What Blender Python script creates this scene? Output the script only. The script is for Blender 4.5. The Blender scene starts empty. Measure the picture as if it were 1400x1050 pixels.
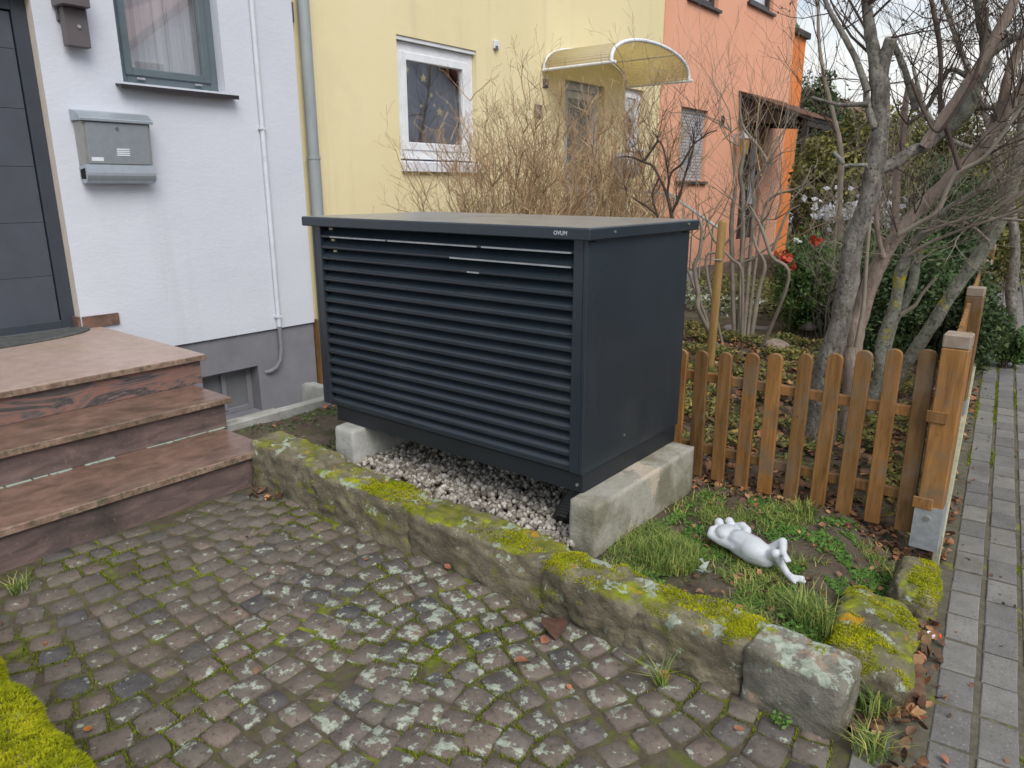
import bpy, bmesh, math, random
import numpy as np
from mathutils import Vector, Matrix, Euler, noise
R = math.radians
random.seed(7); np.random.seed(7)
sc = bpy.context.scene
COL = sc.collection

# ------------------------------------------------------------------ camera
CAM_H = 1.55
PITCH = math.atan(270/990); AZ = R(38.7)
cd = bpy.data.cameras.new('camera'); cam = bpy.data.objects.new('camera', cd); COL.objects.link(cam)
cam.location = (0, 0, CAM_H); cam.rotation_euler = (math.pi/2-PITCH, 0, AZ)
cd.sensor_width = 36; cd.lens = 36*990/1400; cd.clip_start = .02; cd.clip_end = 600
cd.dof.use_dof = True; cd.dof.focus_distance = 2.9; cd.dof.aperture_fstop = 8.5
sc.camera = cam
# ------------------------------------------------------------------ sky, sun, exposure
SUN_EL, SUN_ROT = R(48), R(125)
w = bpy.data.worlds.new("World"); sc.world = w; w.use_nodes = True
nt = w.node_tree; nt.nodes.clear()
def N(nt, t, **k):
    n = nt.nodes.new(t)
    for a, b in k.items(): setattr(n, a, b)
    return n
sky = N(nt, 'ShaderNodeTexSky', sky_type='NISHITA', sun_disc=False, sun_elevation=SUN_EL, sun_rotation=SUN_ROT)
sky.air_density = 1.2; sky.dust_density = 2.0
tc = N(nt, 'ShaderNodeTexCoord'); mp = N(nt, 'ShaderNodeMapping'); mp.inputs['Scale'].default_value = (1.3, 1.3, 5)
nz = N(nt, 'ShaderNodeTexNoise'); nz.inputs['Scale'].default_value = 2.2; nz.inputs['Detail'].default_value = 7; nz.inputs['Roughness'].default_value = .55
cr = N(nt, 'ShaderNodeValToRGB'); cr.color_ramp.elements[0].position = .36; cr.color_ramp.elements[0].color = (.35,)*3+(1,)
cr.color_ramp.elements[1].position = .6; cr.color_ramp.elements[1].color = (1,)*3+(1,)
nz2 = N(nt, 'ShaderNodeTexNoise'); nz2.inputs['Scale'].default_value = 1.4; nz2.inputs['Detail'].default_value = 5
cr2 = N(nt, 'ShaderNodeValToRGB'); cr2.color_ramp.elements[0].color = (4.3, 4.95, 6.0, 1); cr2.color_ramp.elements[0].position = .35
cr2.color_ramp.elements[1].color = (6.6, 6.5, 6.3, 1); cr2.color_ramp.elements[1].position = .65
mx = N(nt, 'ShaderNodeMix', data_type='RGBA'); bg = N(nt, 'ShaderNodeBackground'); wo = N(nt, 'ShaderNodeOutputWorld')
L = nt.links.new
L(tc.outputs['Generated'], mp.inputs[0]); L(mp.outputs[0], nz.inputs['Vector']); L(mp.outputs[0], nz2.inputs['Vector'])
L(nz.outputs['Fac'], cr.inputs[0]); L(nz2.outputs['Fac'], cr2.inputs[0])
L(cr.outputs[0], mx.inputs['Factor']); L(sky.outputs[0], mx.inputs[6]); L(cr2.outputs[0], mx.inputs[7])
L(mx.outputs[2], bg.inputs[0]); L(bg.outputs[0], wo.inputs[0]); bg.inputs[1].default_value = .1
sd = bpy.data.lights.new('sun', 'SUN'); sun = bpy.data.objects.new('sun', sd); COL.objects.link(sun)
sd.energy = 1.5; sd.angle = R(38); sd.color = (1, .96, .9)
# direction to the sun: over the street, behind the camera
sdir = Vector((.62, -.32, .72)).normalized()
sun.rotation_euler = sdir.to_track_quat('Z', 'Y').to_euler()
sc.view_settings.view_transform = 'Standard'; sc.view_settings.look = 'None'
sc.view_settings.exposure = 0.70; sc.view_settings.gamma = 1; sc.view_settings.use_curve_mapping = False

# ------------------------------------------------------------------ helpers
def tag(o, label=None, cat=None, group=None, kind=None):
    if label: o['label'] = label
    if cat: o['category'] = cat
    if group: o['group'] = group
    if kind: o['kind'] = kind
    return o
def link(name, me, mat=None, parent=None):
    o = bpy.data.objects.new(name, me); COL.objects.link(o)
    if mat is not None and me is not None and not me.materials: me.materials.append(mat)
    if parent: o.parent = parent
    return o
def thing(name, loc, label, cat, group=None):
    o = bpy.data.objects.new(name, None); COL.objects.link(o); o.location = loc
    o.empty_display_size = .1
    bpy.context.view_layer.update()
    return tag(o, label, cat, group)
def keep(o, parent):
    """child given in world coordinates: cancel the parent's location"""
    o.parent = parent; o.matrix_parent_inverse = Matrix.Translation(-Vector(parent.location)); return o
def np_mesh(name, V, F):
    V = np.asarray(V, dtype=np.float32); F = np.asarray(F, dtype=np.int32); k = F.shape[1]
    me = bpy.data.meshes.new(name); me.vertices.add(len(V)); me.vertices.foreach_set('co', V.ravel())
    me.loops.add(F.size); me.loops.foreach_set('vertex_index', F.ravel())
    me.polygons.add(len(F)); me.polygons.foreach_set('loop_start', np.arange(0, F.size, k, dtype=np.int32))
    me.update(calc_edges=True); me.validate(); return me
class MB:
    def __init__(s): s.v = []; s.f = []
    def add(s, vs, fs):
        n = len(s.v); s.v += [tuple(v) for v in vs]; s.f += [tuple(i+n for i in f) for f in fs]; return s
    def box(s, x0, x1, y0, y1, z0, z1):
        return s.add([(x0,y0,z0),(x1,y0,z0),(x1,y1,z0),(x0,y1,z0),(x0,y0,z1),(x1,y0,z1),(x1,y1,z1),(x0,y1,z1)],
            [(0,3,2,1),(4,5,6,7),(0,1,5,4),(1,2,6,5),(2,3,7,6),(3,0,4,7)])
    def prism(s, prof, axis, a, b):
        """closed 2-D profile extruded along an axis (0 x: prof=(y,z); 1 y: prof=(x,z); 2 z: prof=(x,y))"""
        n = len(prof); vs = []
        for t in (a, b):
            for p, q in prof: vs.append({0:(t,p,q), 1:(p,t,q), 2:(p,q,t)}[axis])
        fs = [tuple(range(n))[::-1], tuple(range(n, 2*n))] + [(i, (i+1) % n, n+(i+1) % n, n+i) for i in range(n)]
        return s.add(vs, fs)
    def tube(s, pts, rad, n=8, cap=True, jit=0):
        pts = [Vector(p) for p in pts]
        if not hasattr(rad, '__len__'): rad = [rad]*len(pts)
        vs = []; up = None
        for i, p in enumerate(pts):
            d = (pts[min(i+1, len(pts)-1)]-pts[max(i-1, 0)])
            if d.length < 1e-9: d = Vector((0, 0, 1))
            d.normalize()
            if up is None:
                up = Vector((0, 0, 1)) if abs(d.z) < .9 else Vector((1, 0, 0))
            a = d.cross(up).normalized(); b = a.cross(d).normalized(); up = b
            for k in range(n):
                t = 2*math.pi*k/n; r = rad[i]*(1+(random.uniform(-jit, jit) if jit else 0))
                vs.append(p+a*math.cos(t)*r+b*math.sin(t)*r)
        fs = []
        for i in range(len(pts)-1):
            for k in range(n): fs.append((i*n+k, i*n+(k+1) % n, (i+1)*n+(k+1) % n, (i+1)*n+k))
        if cap:
            m = len(vs); vs += [v.copy() for v in vs[:n]]+[v.copy() for v in vs[(len(pts)-1)*n:len(pts)*n]]
            fs.append(tuple(range(m, m+n))[::-1]); fs.append(tuple(range(m+n, m+2*n)))
        return s.add(vs, fs)
    def build(s, name, mat, parent=None, bevel=0, smooth=False, world=True):
        me = bpy.data.meshes.new(name); me.from_pydata(s.v, [], s.f); me.update()
        if bevel:
            bm = bmesh.new(); bm.from_mesh(me)
            es = [e for e in bm.edges if len(e.link_faces) == 2 and e.calc_face_angle(0) > R(40)]
            try: bmesh.ops.bevel(bm, geom=es, offset=bevel, segments=1, affect='EDGES', clamp_overlap=True)
            except Exception: pass
            bm.to_mesh(me); bm.free()
        if smooth: me.polygons.foreach_set('use_smooth', [True]*len(me.polygons))
        o = link(name, me, mat)
        if parent is not None:
            if world: keep(o, parent)
            else: o.parent = parent
        return o
def box(name, mat, parent, x0, x1, y0, y1, z0, z1, bevel=0):
    return MB().box(x0, x1, y0, y1, z0, z1).build(name, mat, parent, bevel)
def ray(x, y):
    c, s = math.cos(PITCH), math.sin(PITCH); u = x-700; v = 525-y
    F = 990*c+v*s; Z = -990*s+v*c
    return Vector((-math.sin(AZ)*F+math.cos(AZ)*u, math.cos(AZ)*F+math.sin(AZ)*u, Z))
CAMP = Vector((0, 0, CAM_H))
def atz(x, y, z=0): r = ray(x, y); return CAMP+r*((z-CAM_H)/r.z)
def aty(x, y, Y): r = ray(x, y); return CAMP+r*(Y/r.y)
def fbm(p, s=1, o=4): return noise.fractal(Vector(p)*s, 1.0, 2.0, o)

# ------------------------------------------------------------------ materials
def ramp(nt, stops):
    r = N(nt, 'ShaderNodeValToRGB'); cr = r.color_ramp
    while len(cr.elements) < len(stops): cr.elements.new(.5)
    for e, (p, c) in zip(cr.elements, stops): e.position = p; e.color = tuple(c)+(1,)
    return r
def mixc(nt, f, a, b, mode='MIX'):
    m = N(nt, 'ShaderNodeMix', data_type='RGBA', blend_type=mode)
    for s, v in ((m.inputs['Factor'], f), (m.inputs[6], a), (m.inputs[7], b)):
        if isinstance(v, (float, int)): s.default_value = v
        elif isinstance(v, tuple): s.default_value = v+(1,)
        else: nt.links.new(v, s)
    return m.outputs[2]
def math_(nt, op, a, b=0, clamp=False):
    m = N(nt, 'ShaderNodeMath', operation=op, use_clamp=clamp)
    for s, v in zip(m.inputs, (a, b)):
        if isinstance(v, (float, int)): s.default_value = v
        else: nt.links.new(v, s)
    return m.outputs[0]
def M(name, stops, rough=.85, scale=6, detail=6, bump=.15, bscale=60, bdist=.01, island=None, obj=None, layers=(), spec=.3,
      stretch=(1,1,1), distort=0, metal=0, trans=0, local=False):
    m = bpy.data.materials.new(name); m.use_nodes = True; nt = m.node_tree; L = nt.links.new
    bs = nt.nodes['Principled BSDF']; bs.inputs['Roughness'].default_value = rough
    bs.inputs['Specular IOR Level'].default_value = spec; bs.inputs['Metallic'].default_value = metal
    if local: pos = N(nt, 'ShaderNodeTexCoord').outputs['Object']
    else: pos = N(nt, 'ShaderNodeNewGeometry').outputs['Position']
    geo = N(nt, 'ShaderNodeNewGeometry')
    mp = N(nt, 'ShaderNodeMapping'); mp.inputs['Scale'].default_value = stretch; L(pos, mp.inputs[0])
    if obj:   # shift the pattern from one object to the next
        oi = N(nt, 'ShaderNodeObjectInfo'); vm = N(nt, 'ShaderNodeVectorMath', operation='SCALE'); vm.inputs[0].default_value = (7, 11, 5)
        L(oi.outputs['Random'], vm.inputs['Scale']); L(vm.outputs[0], mp.inputs['Location'])
    if len(stops) == 1: stops = [(0, stops[0]), (1, stops[0])] if not isinstance(stops[0][0], (tuple, list)) else stops
    nz = N(nt, 'ShaderNodeTexNoise'); nz.inputs['Scale'].default_value = scale; nz.inputs['Detail'].default_value = detail
    nz.inputs['Roughness'].default_value = .62; nz.inputs['Distortion'].default_value = distort; L(mp.outputs[0], nz.inputs['Vector'])
    r = ramp(nt, stops); L(nz.outputs['Fac'], r.inputs[0]); col = r.outputs[0]
    if island:
        r2 = ramp(nt, island); L(geo.outputs['Random Per Island'], r2.inputs[0]); col = mixc(nt, 1.0, col, r2.outputs[0], 'MULTIPLY')
    if obj:
        r3 = ramp(nt, obj); L(oi.outputs['Random'], r3.inputs[0]); col = mixc(nt, 1.0, col, r3.outputs[0], 'MULTIPLY')
    sep = None
    for ly in layers:
        c2, s2, th, soft = ly['c'], ly['s'], ly['t'], ly.get('soft', .06)
        if ly.get('vor'):
            q = N(nt, 'ShaderNodeTexVoronoi'); q.inputs['Scale'].default_value = s2; q.inputs['Randomness'].default_value = 1
            L(pos, q.inputs['Vector']); f = math_(nt, 'SUBTRACT', 1.0, q.outputs['Distance'])
        else:
            q = N(nt, 'ShaderNodeTexNoise'); q.inputs['Scale'].default_value = s2; q.inputs['Detail'].default_value = ly.get('d', 8)
            q.inputs['Roughness'].default_value = .65
            if ly.get('off') or ly.get('st'):
                mq = N(nt, 'ShaderNodeMapping'); mq.inputs['Location'].default_value = (ly.get('off', 0),)*3; mq.inputs['Scale'].default_value = ly.get('st', (1,1,1)); L(pos, mq.inputs[0]); L(mq.outputs[0], q.inputs['Vector'])
            else: L(pos, q.inputs['Vector'])
            f = q.outputs['Fac']
        if ly.get('up'):
            if sep is None:
                sep = N(nt, 'ShaderNodeSeparateXYZ'); L(geo.outputs['Normal'], sep.inputs[0])
            u = math_(nt, 'MULTIPLY', math_(nt, 'SUBTRACT', sep.outputs[2], .3), ly['up']); f = math_(nt, 'ADD', f, u)
        if ly.get('reg'):     # (x, y, radius, gain): denser round a place
            x0, y0, rr, g = ly['reg']; dv = N(nt, 'ShaderNodeVectorMath', operation='DISTANCE'); dv.inputs[1].default_value = (x0, y0, 0)
            L(pos, dv.inputs[0]); k = math_(nt, 'SUBTRACT', 1.0, math_(nt, 'DIVIDE', dv.outputs['Value'], rr), True)
            f = math_(nt, 'ADD', f, math_(nt, 'MULTIPLY', k, g))
        mr = N(nt, 'ShaderNodeMapRange'); mr.inputs[1].default_value = th; mr.inputs[2].default_value = th+soft
        L(f, mr.inputs[0]); fo = mr.outputs[0]
        if ly.get('a'): fo = math_(nt, 'MULTIPLY', fo, ly['a'])
        if isinstance(c2[0], tuple):
            n3 = N(nt, 'ShaderNodeTexNoise'); n3.inputs['Scale'].default_value = s2*2.5; n3.inputs['Detail'].default_value = 6; L(pos, n3.inputs['Vector'])
            rr = ramp(nt, [(.35, c2[0]), (.65, c2[1])]); L(n3.outputs['Fac'], rr.inputs[0]); c2 = rr.outputs[0]
        col = mixc(nt, fo, col, c2)
    L(col, bs.inputs['Base Color'])
    if bump:
        b = N(nt, 'ShaderNodeBump'); b.inputs['Strength'].default_value = bump; b.inputs['Distance'].default_value = bdist
        nb = N(nt, 'ShaderNodeTexNoise'); nb.inputs['Scale'].default_value = bscale; nb.inputs['Detail'].default_value = 10; nb.inputs['Roughness'].default_value = .68; L(mp.outputs[0], nb.inputs['Vector'])
        L(nb.outputs['Fac'], b.inputs['Height']); L(b.outputs[0], bs.inputs['Normal'])
    if trans:
        out = nt.nodes['Material Output']; tr = N(nt, 'ShaderNodeBsdfTranslucent'); L(col, tr.inputs[0])
        ms = N(nt, 'ShaderNodeMixShader'); ms.inputs[0].default_value = trans; L(bs.outputs[0], ms.inputs[1]); L(tr.outputs[0], ms.inputs[2]); L(ms.outputs[0], out.inputs[0])
    return m
def flat(name, c, rough=.5, spec=.4, metal=0, bump=0, bscale=80):
    v = lambda k: tuple(min(1, x*k) for x in c)
    return M(name, [(.3, v(.9)), (.7, v(1.08))], rough, 7, 4, bump, bscale, spec=spec, metal=metal)
def glass(name, tint=(.02,.022,.025), alpha=.45, rough=.02):
    m = bpy.data.materials.new(name); m.use_nodes = True; nt = m.node_tree; L = nt.links.new
    nt.nodes.remove(nt.nodes['Principled BSDF']); out = nt.nodes['Material Output']
    g = N(nt, 'ShaderNodeBsdfGlossy'); g.inputs['Roughness'].default_value = rough; g.inputs['Color'].default_value = (1,1,1,1)
    t = N(nt, 'ShaderNodeBsdfTransparent'); t.inputs[0].default_value = (.95,.97,.97,1)
    fr = N(nt, 'ShaderNodeLayerWeight'); fr.inputs[0].default_value = .5; f2 = math_(nt, 'ADD', math_(nt, 'MULTIPLY', math_(nt, 'MULTIPLY', fr.outputs['Facing'], fr.outputs['Facing']), .6), alpha, True)
    ms = N(nt, 'ShaderNodeMixShader'); L(f2, ms.inputs[0]); L(t.outputs[0], ms.inputs[1]); L(g.outputs[0], ms.inputs[2]); L(ms.outputs[0], out.inputs[0])
    return m
YG = ((.16,.2,.008), (.36,.38,.012)); YG2 = ((.1,.13,.01), (.24,.28,.015)); LIC = ((.28,.33,.25), (.48,.53,.44)); ORL = ((.4,.17,.01), (.5,.3,.02))
m_white = M('white render', [(.3, (.575,.60,.67)), (.7, (.635,.66,.73))], .9, 1.5, 6, .32, 42, .01, stretch=(1,.55,1), layers=[dict(c=(.50,.51,.54), s=1.1, t=.58, soft=.25, a=.35), dict(c=(.45,.46,.48), s=1.6, t=.57, soft=.2, a=.3, st=(3,3,.2))])
m_plinth = M('grey plinth paint', [(.3, (.17,.17,.19)), (.7, (.225,.225,.25))], .85, 3, 6, .3, 50, .006,
   layers=[dict(c=(.1,.1,.095), s=3, t=.6, soft=.15, a=.6)])
m_yellow = M('yellow render', [(.3, (.74,.645,.385)), (.7, (.79,.695,.435))], .9, .7, 6, .3, 45, .01, layers=[dict(c=(.62,.55,.36), s=1.3, t=.55, soft=.25, a=.4), dict(c=(.5,.45,.31), s=1.5, t=.56, soft=.2, a=.35, st=(3,3,.18))])
m_orange = M('salmon render', [(.3, (.74,.36,.235)), (.7, (.79,.41,.275))], .9, .7, 6, .3, 45, .01, layers=[dict(c=(.66,.33,.22), s=1.3, t=.55, soft=.25, a=.4), dict(c=(.52,.27,.19), s=1.5, t=.56, soft=.2, a=.35, st=(3,3,.18))])
m_orange2 = M('orange render', [(.3, (.74,.22,.06)), (.7, (.8,.26,.08))], .9, .9, 6, .2, 45, .01)
m_reveal = M('beige reveal', [(.3, (.58,.52,.45)), (.7, (.68,.63,.56))], .8, 8, 4, .1)
m_anth = M('anthracite sheet steel', [(.3, (.019,.028,.037)), (.7, (.025,.036,.047))], .27, 2.5, 8, .10, 2.2, .006, spec=.55, layers=[dict(c=(.07,.075,.07), s=1.8, t=.52, soft=.3, a=.35), dict(c=(.07,.072,.066), s=1.5, t=.54, soft=.25, a=.3, st=(3,3,.6)), dict(c=(.10,.10,.09), s=70, t=.67, soft=.05, a=.3)])
m_anthd = M('dark plinth steel', [(.3, (.013,.017,.021)), (.7, (.017,.021,.026))], .5, 3, 5, .05, 300, .001, spec=.4)
m_lidtop = M('lid sheet steel dusty with sky sheen', [(.3, (.17,.175,.18)), (.7, (.27,.272,.27))], .3, 9, 8, .1, 30, .002, spec=.6,
   layers=[dict(c=(.32,.32,.31), s=14, t=.56, soft=.12, a=.6), dict(c=(.10,.10,.095), s=3, t=.55, soft=.1, a=.6)])  # grey lightened to paint in the sky reflected on the lid
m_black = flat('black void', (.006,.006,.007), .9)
m_logo = flat('light grey lettering', (.42,.44,.48), .5)
m_screw = flat('zinc screw', (.55,.55,.55), .35, metal=.8)
m_galv = M('galvanised steel', [(.35, (.36,.38,.4)), (.65, (.5,.52,.54))], .45, 30, 4, .05, spec=.5, metal=.5)
m_zinc = M('zinc downpipe', [(.35, (.27,.30,.31)), (.65, (.34,.37,.375))], .6, 6, 4, .05, spec=.4, metal=0, stretch=(1,1,.3))
m_conc = M('concrete', [(.3, (.30,.29,.24)), (.7, (.42,.405,.35))], .92, 7, 10, .8, 60, .008,
   layers=[dict(c=(.17,.16,.105), s=2.2, t=.47, soft=.10, a=.8), dict(c=(.12,.115,.08), s=9, t=.57, soft=.1, a=.6), dict(c=(.5,.43,.34), s=2.4, t=.58, soft=.02, off=13., a=.9), dict(c=(.16,.15,.12), s=40, t=.62, soft=.1, a=.6)])
m_concl = M('pale concrete', [(.3, (.28,.28,.26)), (.7, (.45,.45,.42))], .9, 9, 9, .7, 60, .008,
   layers=[dict(c=(.2,.19,.16), s=6, t=.56, soft=.15, a=.6)])
m_door = flat('dark grey door', (.070,.078,.098), .5)
m_doorf = flat('dark grey door frame', (.045,.053,.068), .45)
m_wframe = flat('blue grey window frame', (.115,.145,.165), .4)
m_sill = flat('dark aluminium sill', (.045,.04,.045), .35, metal=.3)
m_pvc = flat('white window plastic', (.74,.76,.79), .4)
m_pvcs = flat('white sill stone', (.7,.72,.78), .45)
m_rubber = flat('seal grey', (.12,.12,.13), .6)
m_glass = glass('window glass', alpha=.20)
m_room = flat('dim room', (.2,.18,.2), .9); m_dim = M('dim interior', [(.35, (.05,.045,.055)), (.65, (.22,.2,.26))], .9, 2.2, 3, 0)
m_curt = M('pale lilac curtain', [(.3,(.74,.70,.76)),(.7,(.82,.79,.84))], .9, 3, 4, .2, 20, stretch=(1,6,.4))
m_steelbox = M('brushed stainless steel', [(.3, (.37,.42,.46)), (.7, (.43,.47,.51))], .38, 20, 3, .03, 200, .001, spec=.5, metal=.55)
m_steeld = M('stainless steel side', [(.3, (.3,.3,.29)), (.7, (.36,.36,.34))], .45, 20, 3, .03, spec=.5, metal=.4)
m_stick = flat('white sticker', (.72,.76,.8), .5)
m_pipew = flat('white painted conduit', (.62,.64,.69), .7)
m_pipeg = flat('grey painted conduit', (.2,.2,.22), .6)
m_lamp = flat('dark taupe metal', (.115,.10,.105), .45)
m_gran = M('reddish granite, worn', [(.25, (.085,.056,.043)), (.5, (.185,.112,.085)), (.75, (.27,.17,.132))], .3, 9, 10, .15, 120, .002, stretch=(1.4,.8,1.4), distort=.6, spec=.35,
   layers=[dict(c=(.055,.042,.028), s=3.2, t=.50, soft=.2, a=.75), dict(c=(.04,.035,.03), s=110, t=.58, soft=.06, a=.55), dict(c=(.19,.2,.1), s=30, t=.66, soft=.06, a=.6)])
m_granr = M('dark red granite riser', [(.25, (.07,.055,.052)), (.5, (.14,.10,.092)), (.75, (.22,.155,.14))], .55, 7, 12, .12, 120, .002, stretch=(1.4,.6,2.4), distort=1, spec=.3,
   layers=[dict(c=(.04,.038,.032), s=3, t=.50, soft=.2, a=.8), dict(c=(.3,.2,.17), s=60, t=.6, soft=.06, a=.4), dict(c=(.3,.32,.27), s=38, t=.69, soft=.05, a=.7)])
m_grans = M('swirled granite', [(.30, (.04,.044,.046)), (.42, (.14,.115,.11)), (.47, (.27,.14,.11)), (.53, (.17,.125,.12)), (.58, (.05,.053,.055)), (.63,(.20,.14,.13)), (.75,(.27,.155,.12))], .4, 1.5, 9, .05, 120, .002, stretch=(1,.9,3.6), distort=3.6, spec=.4)
m_granl = M('pale pink granite landing', [(.3, (.33,.24,.20)), (.7, (.44,.335,.285))], .42, 12, 10, .06, 150, .002, spec=.45,
   layers=[dict(c=(.3,.25,.14), s=2.4, t=.57, soft=.1, a=.5)])
m_edge = M('granite nosing', [(.3, (.12,.08,.06)), (.5, (.24,.16,.12)), (.7, (.36,.27,.21))], .6, 16, 10, .2, 90, .003,
   layers=[dict(c=(.08,.085,.05), s=26, t=.50, soft=.12, a=.8), dict(c=LIC, s=60, t=.60, soft=.08, a=.6), dict(c=(.06,.05,.035), s=4, t=.5, soft=.2, a=.6)])
m_mint = flat('flaking pale green paint', (.36,.45,.38), .8, bump=.3)
m_mat = M('slate grey door mat', [(.3, (.05,.055,.055)), (.7, (.12,.125,.12))], .8, 7, 7, .5, 250, .004, distort=1.5)
m_stone = M('sandstone', [(.25, (.10,.09,.062)), (.5, (.20,.175,.12)), (.78, (.31,.275,.195))], .95, 9, 12, 1.0, 26, .02,
   layers=[dict(c=(.06,.055,.034), s=6, t=.5, soft=.2, a=.7), dict(c=(.36,.33,.24), s=9, t=.57, soft=.1, a=.5, off=3.), dict(c=((.10,.12,.012),(.22,.23,.02)), s=7, t=.53, soft=.14, up=.13, a=.9), dict(c=YG, s=6, t=.60, soft=.08, up=.10, a=.9, off=17.), dict(c=(.34,.3,.2), s=40, t=.61, soft=.08, a=.6),
           dict(c=LIC, s=13, t=.60, soft=.03, up=.05, off=9., a=.85), dict(c=ORL, s=8, t=.66, soft=.03, up=.06, off=31.)])
m_stoneg = M('grey sandstone', [(.25, (.12,.115,.095)), (.5, (.2,.19,.155)), (.78, (.29,.27,.22))], .95, 11, 12, 1.0, 30, .016,
   layers=[dict(c=(.09,.085,.05), s=5, t=.5, soft=.16, a=.6), dict(c=(.36,.27,.2), s=6, t=.56, soft=.06, up=.06, off=4.), dict(c=LIC, s=20, t=.55, soft=.05, up=.12, off=9., a=.85), dict(c=YG, s=7, t=.68, soft=.05, up=.05, off=2.)])
m_moss = M('bright moss', [(.3, (.22,.25,.008)), (.5, (.42,.44,.012)), (.7, (.58,.55,.02))], .95, 9, 6, .3, 200, .004,
   island=[(0,(.65,.7,.6)),(1,(1.2,1.15,1))], layers=[dict(c=(.3,.19,.012), s=4, t=.60, soft=.14, a=.55)], trans=.3)
m_mossb = M('moss on joint', [(.3, (.1,.14,.01)), (.7, (.26,.31,.015))], .95, 9, 6, .3, 200, .004, island=[(0,(.6,.65,.6)),(1,(1.2,1.15,1))], trans=.2)
m_cobble = M('cobble stone', [(.3, (.092,.082,.071)), (.7, (.18,.16,.14))], .8, 14, 10, .55, 110, .006, spec=.35,
   obj=[(0,(.68,.68,.7)),(.07,(.6,.66,.8)),(.13,(.85,.83,.8)),(.45,(1.0,.97,.93)),(.6,(1.18,1.03,.96)),(.8,(1.08,1.07,1.02)),(.93,(1.25,1.05,.95)),(1,(.8,.83,.88))],
   layers=[dict(c=(.128,.112,.088), s=2.6, t=.50, soft=.2, a=.7, reg=(-3.1,1.3,1.5,.12)), dict(c=YG2, s=8, t=.64, soft=.1, a=.6),
           dict(c=LIC, s=19, t=.625, soft=.04, reg=(-1.6,1.6,1.5,.12), a=.75), dict(c=(.045,.04,.032), s=48, t=.55, soft=.08, a=.55), dict(c=(.27,.24,.20), s=75, t=.60, soft=.06, a=.4), dict(c=(.40,.42,.34), s=34, t=.665, soft=.03, a=.8)])
m_cobblei = M('cobble stone far', [(.3, (.092,.082,.071)), (.7, (.18,.16,.14))], .8, 14, 10, .55, 110, .006, island=[(0,(.6,.65,.75)),(.5,(1,.95,.9)),(1,(1.3,1.05,1))],
   layers=[dict(c=(.045,.04,.032), s=48, t=.55, soft=.08, a=.55), dict(c=(.10,.095,.06), s=2.2, t=.5, soft=.16, a=.75), dict(c=YG2, s=8, t=.6, soft=.08, a=.75)])
m_joint = M('joint soil and moss', [(.3, (.06,.05,.034)), (.7, (.12,.10,.068))], .98, 16, 8, .6, 90, .01,
   layers=[dict(c=YG2, s=3.2, t=.56, soft=.08, a=.85, reg=(-1.6,1.6,1.4,.05)), dict(c=(.1,.12,.02), s=14, t=.5, soft=.1, a=.7)])
m_soil = M('garden soil', [(.25, (.07,.052,.038)), (.5, (.135,.105,.078)), (.8, (.21,.17,.125))], .98, 7, 12, .9, 60, .03,
   layers=[dict(c=(.05,.075,.012), s=5, t=.52, soft=.14, a=.65), dict(c=(.2,.15,.09), s=45, t=.64, soft=.06, a=.7)])
m_paver = M('grey concrete paver', [(.3, (.135,.131,.122)), (.7, (.20,.195,.182))], .85, 9, 10, .35, 160, .004, spec=.35,
   obj=[(0,(.8,.8,.82)),(.5,(1,1,1)),(1,(1.22,1.2,1.18))], layers=[dict(c=(.09,.088,.08), s=4, t=.55, soft=.15, a=.6), dict(c=(.36,.36,.34), s=120, t=.60, soft=.05, a=.7), dict(c=(.06,.058,.05), s=90, t=.58, soft=.05, a=.6), dict(c=(.14,.15,.04), s=6, t=.63, soft=.1, a=.6, off=5.), dict(c=(.10,.085,.065), s=2, t=.55, soft=.2, a=.5)])
m_paverf = M('grey concrete pavers far', [(.3, (.145,.142,.134)), (.7, (.205,.20,.19))], .85, 9, 8, .2, 160, .004, island=[(0,(.85,.85,.87)),(1,(1.15,1.15,1.15))])
m_pjoint = M('paver joint', [(.3, (.08,.072,.05)), (.7, (.15,.135,.10))], .98, 30, 8, .5, 90, .01, layers=[dict(c=YG, s=4, t=.60, soft=.08, a=.7)])
m_asph = M('asphalt', [(.3, (.05,.05,.052)), (.7, (.07,.07,.072))], .85, 20, 8, .3, 200, .004)
m_gravel = M('light gravel pebbles', [(.3, (.29,.278,.255)), (.7, (.41,.395,.36))], .8, 20, 6, .2, 150, .003, island=[(0,(.28,.25,.22)),(.3,(.62,.57,.52)),(.55,(.92,.88,.82)),(.8,(1.15,1.12,1.08)),(1,(1.55,1.55,1.52))])
m_wood = M('stained wood', [(.25, (.11,.055,.018)), (.5, (.235,.12,.04)), (.75, (.34,.185,.07))], .6, 5, 8, .25, 50, .003, stretch=(9,9,1), distort=.4, spec=.35,
   obj=[(0,(.68,.7,.75)),(.3,(.9,.88,.85)),(.6,(1.1,1.02,.9)),(1,(1.3,1.2,1.05))], layers=[dict(c=(.035,.018,.01), s=11, t=.68, soft=.03, a=.8, off=8.), dict(c=(.18,.13,.085), s=6, t=.50, soft=.16, a=.8), dict(c=(.05,.028,.012), s=9, t=.66, soft=.05, a=.7)])
m_woodg = M('weathered post top', [(.3, (.22,.165,.12)), (.7, (.36,.29,.23))], .8, 20, 6, .2, 60, .003)
m_woodn = M('yellow brown round stake', [(.25, (.26,.15,.05)), (.7, (.42,.27,.10))], .7, 5, 8, .25, 50, .003, stretch=(9,9,1), layers=[dict(c=(.08,.04,.02), s=8, t=.68, soft=.04, a=.8)])
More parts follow.
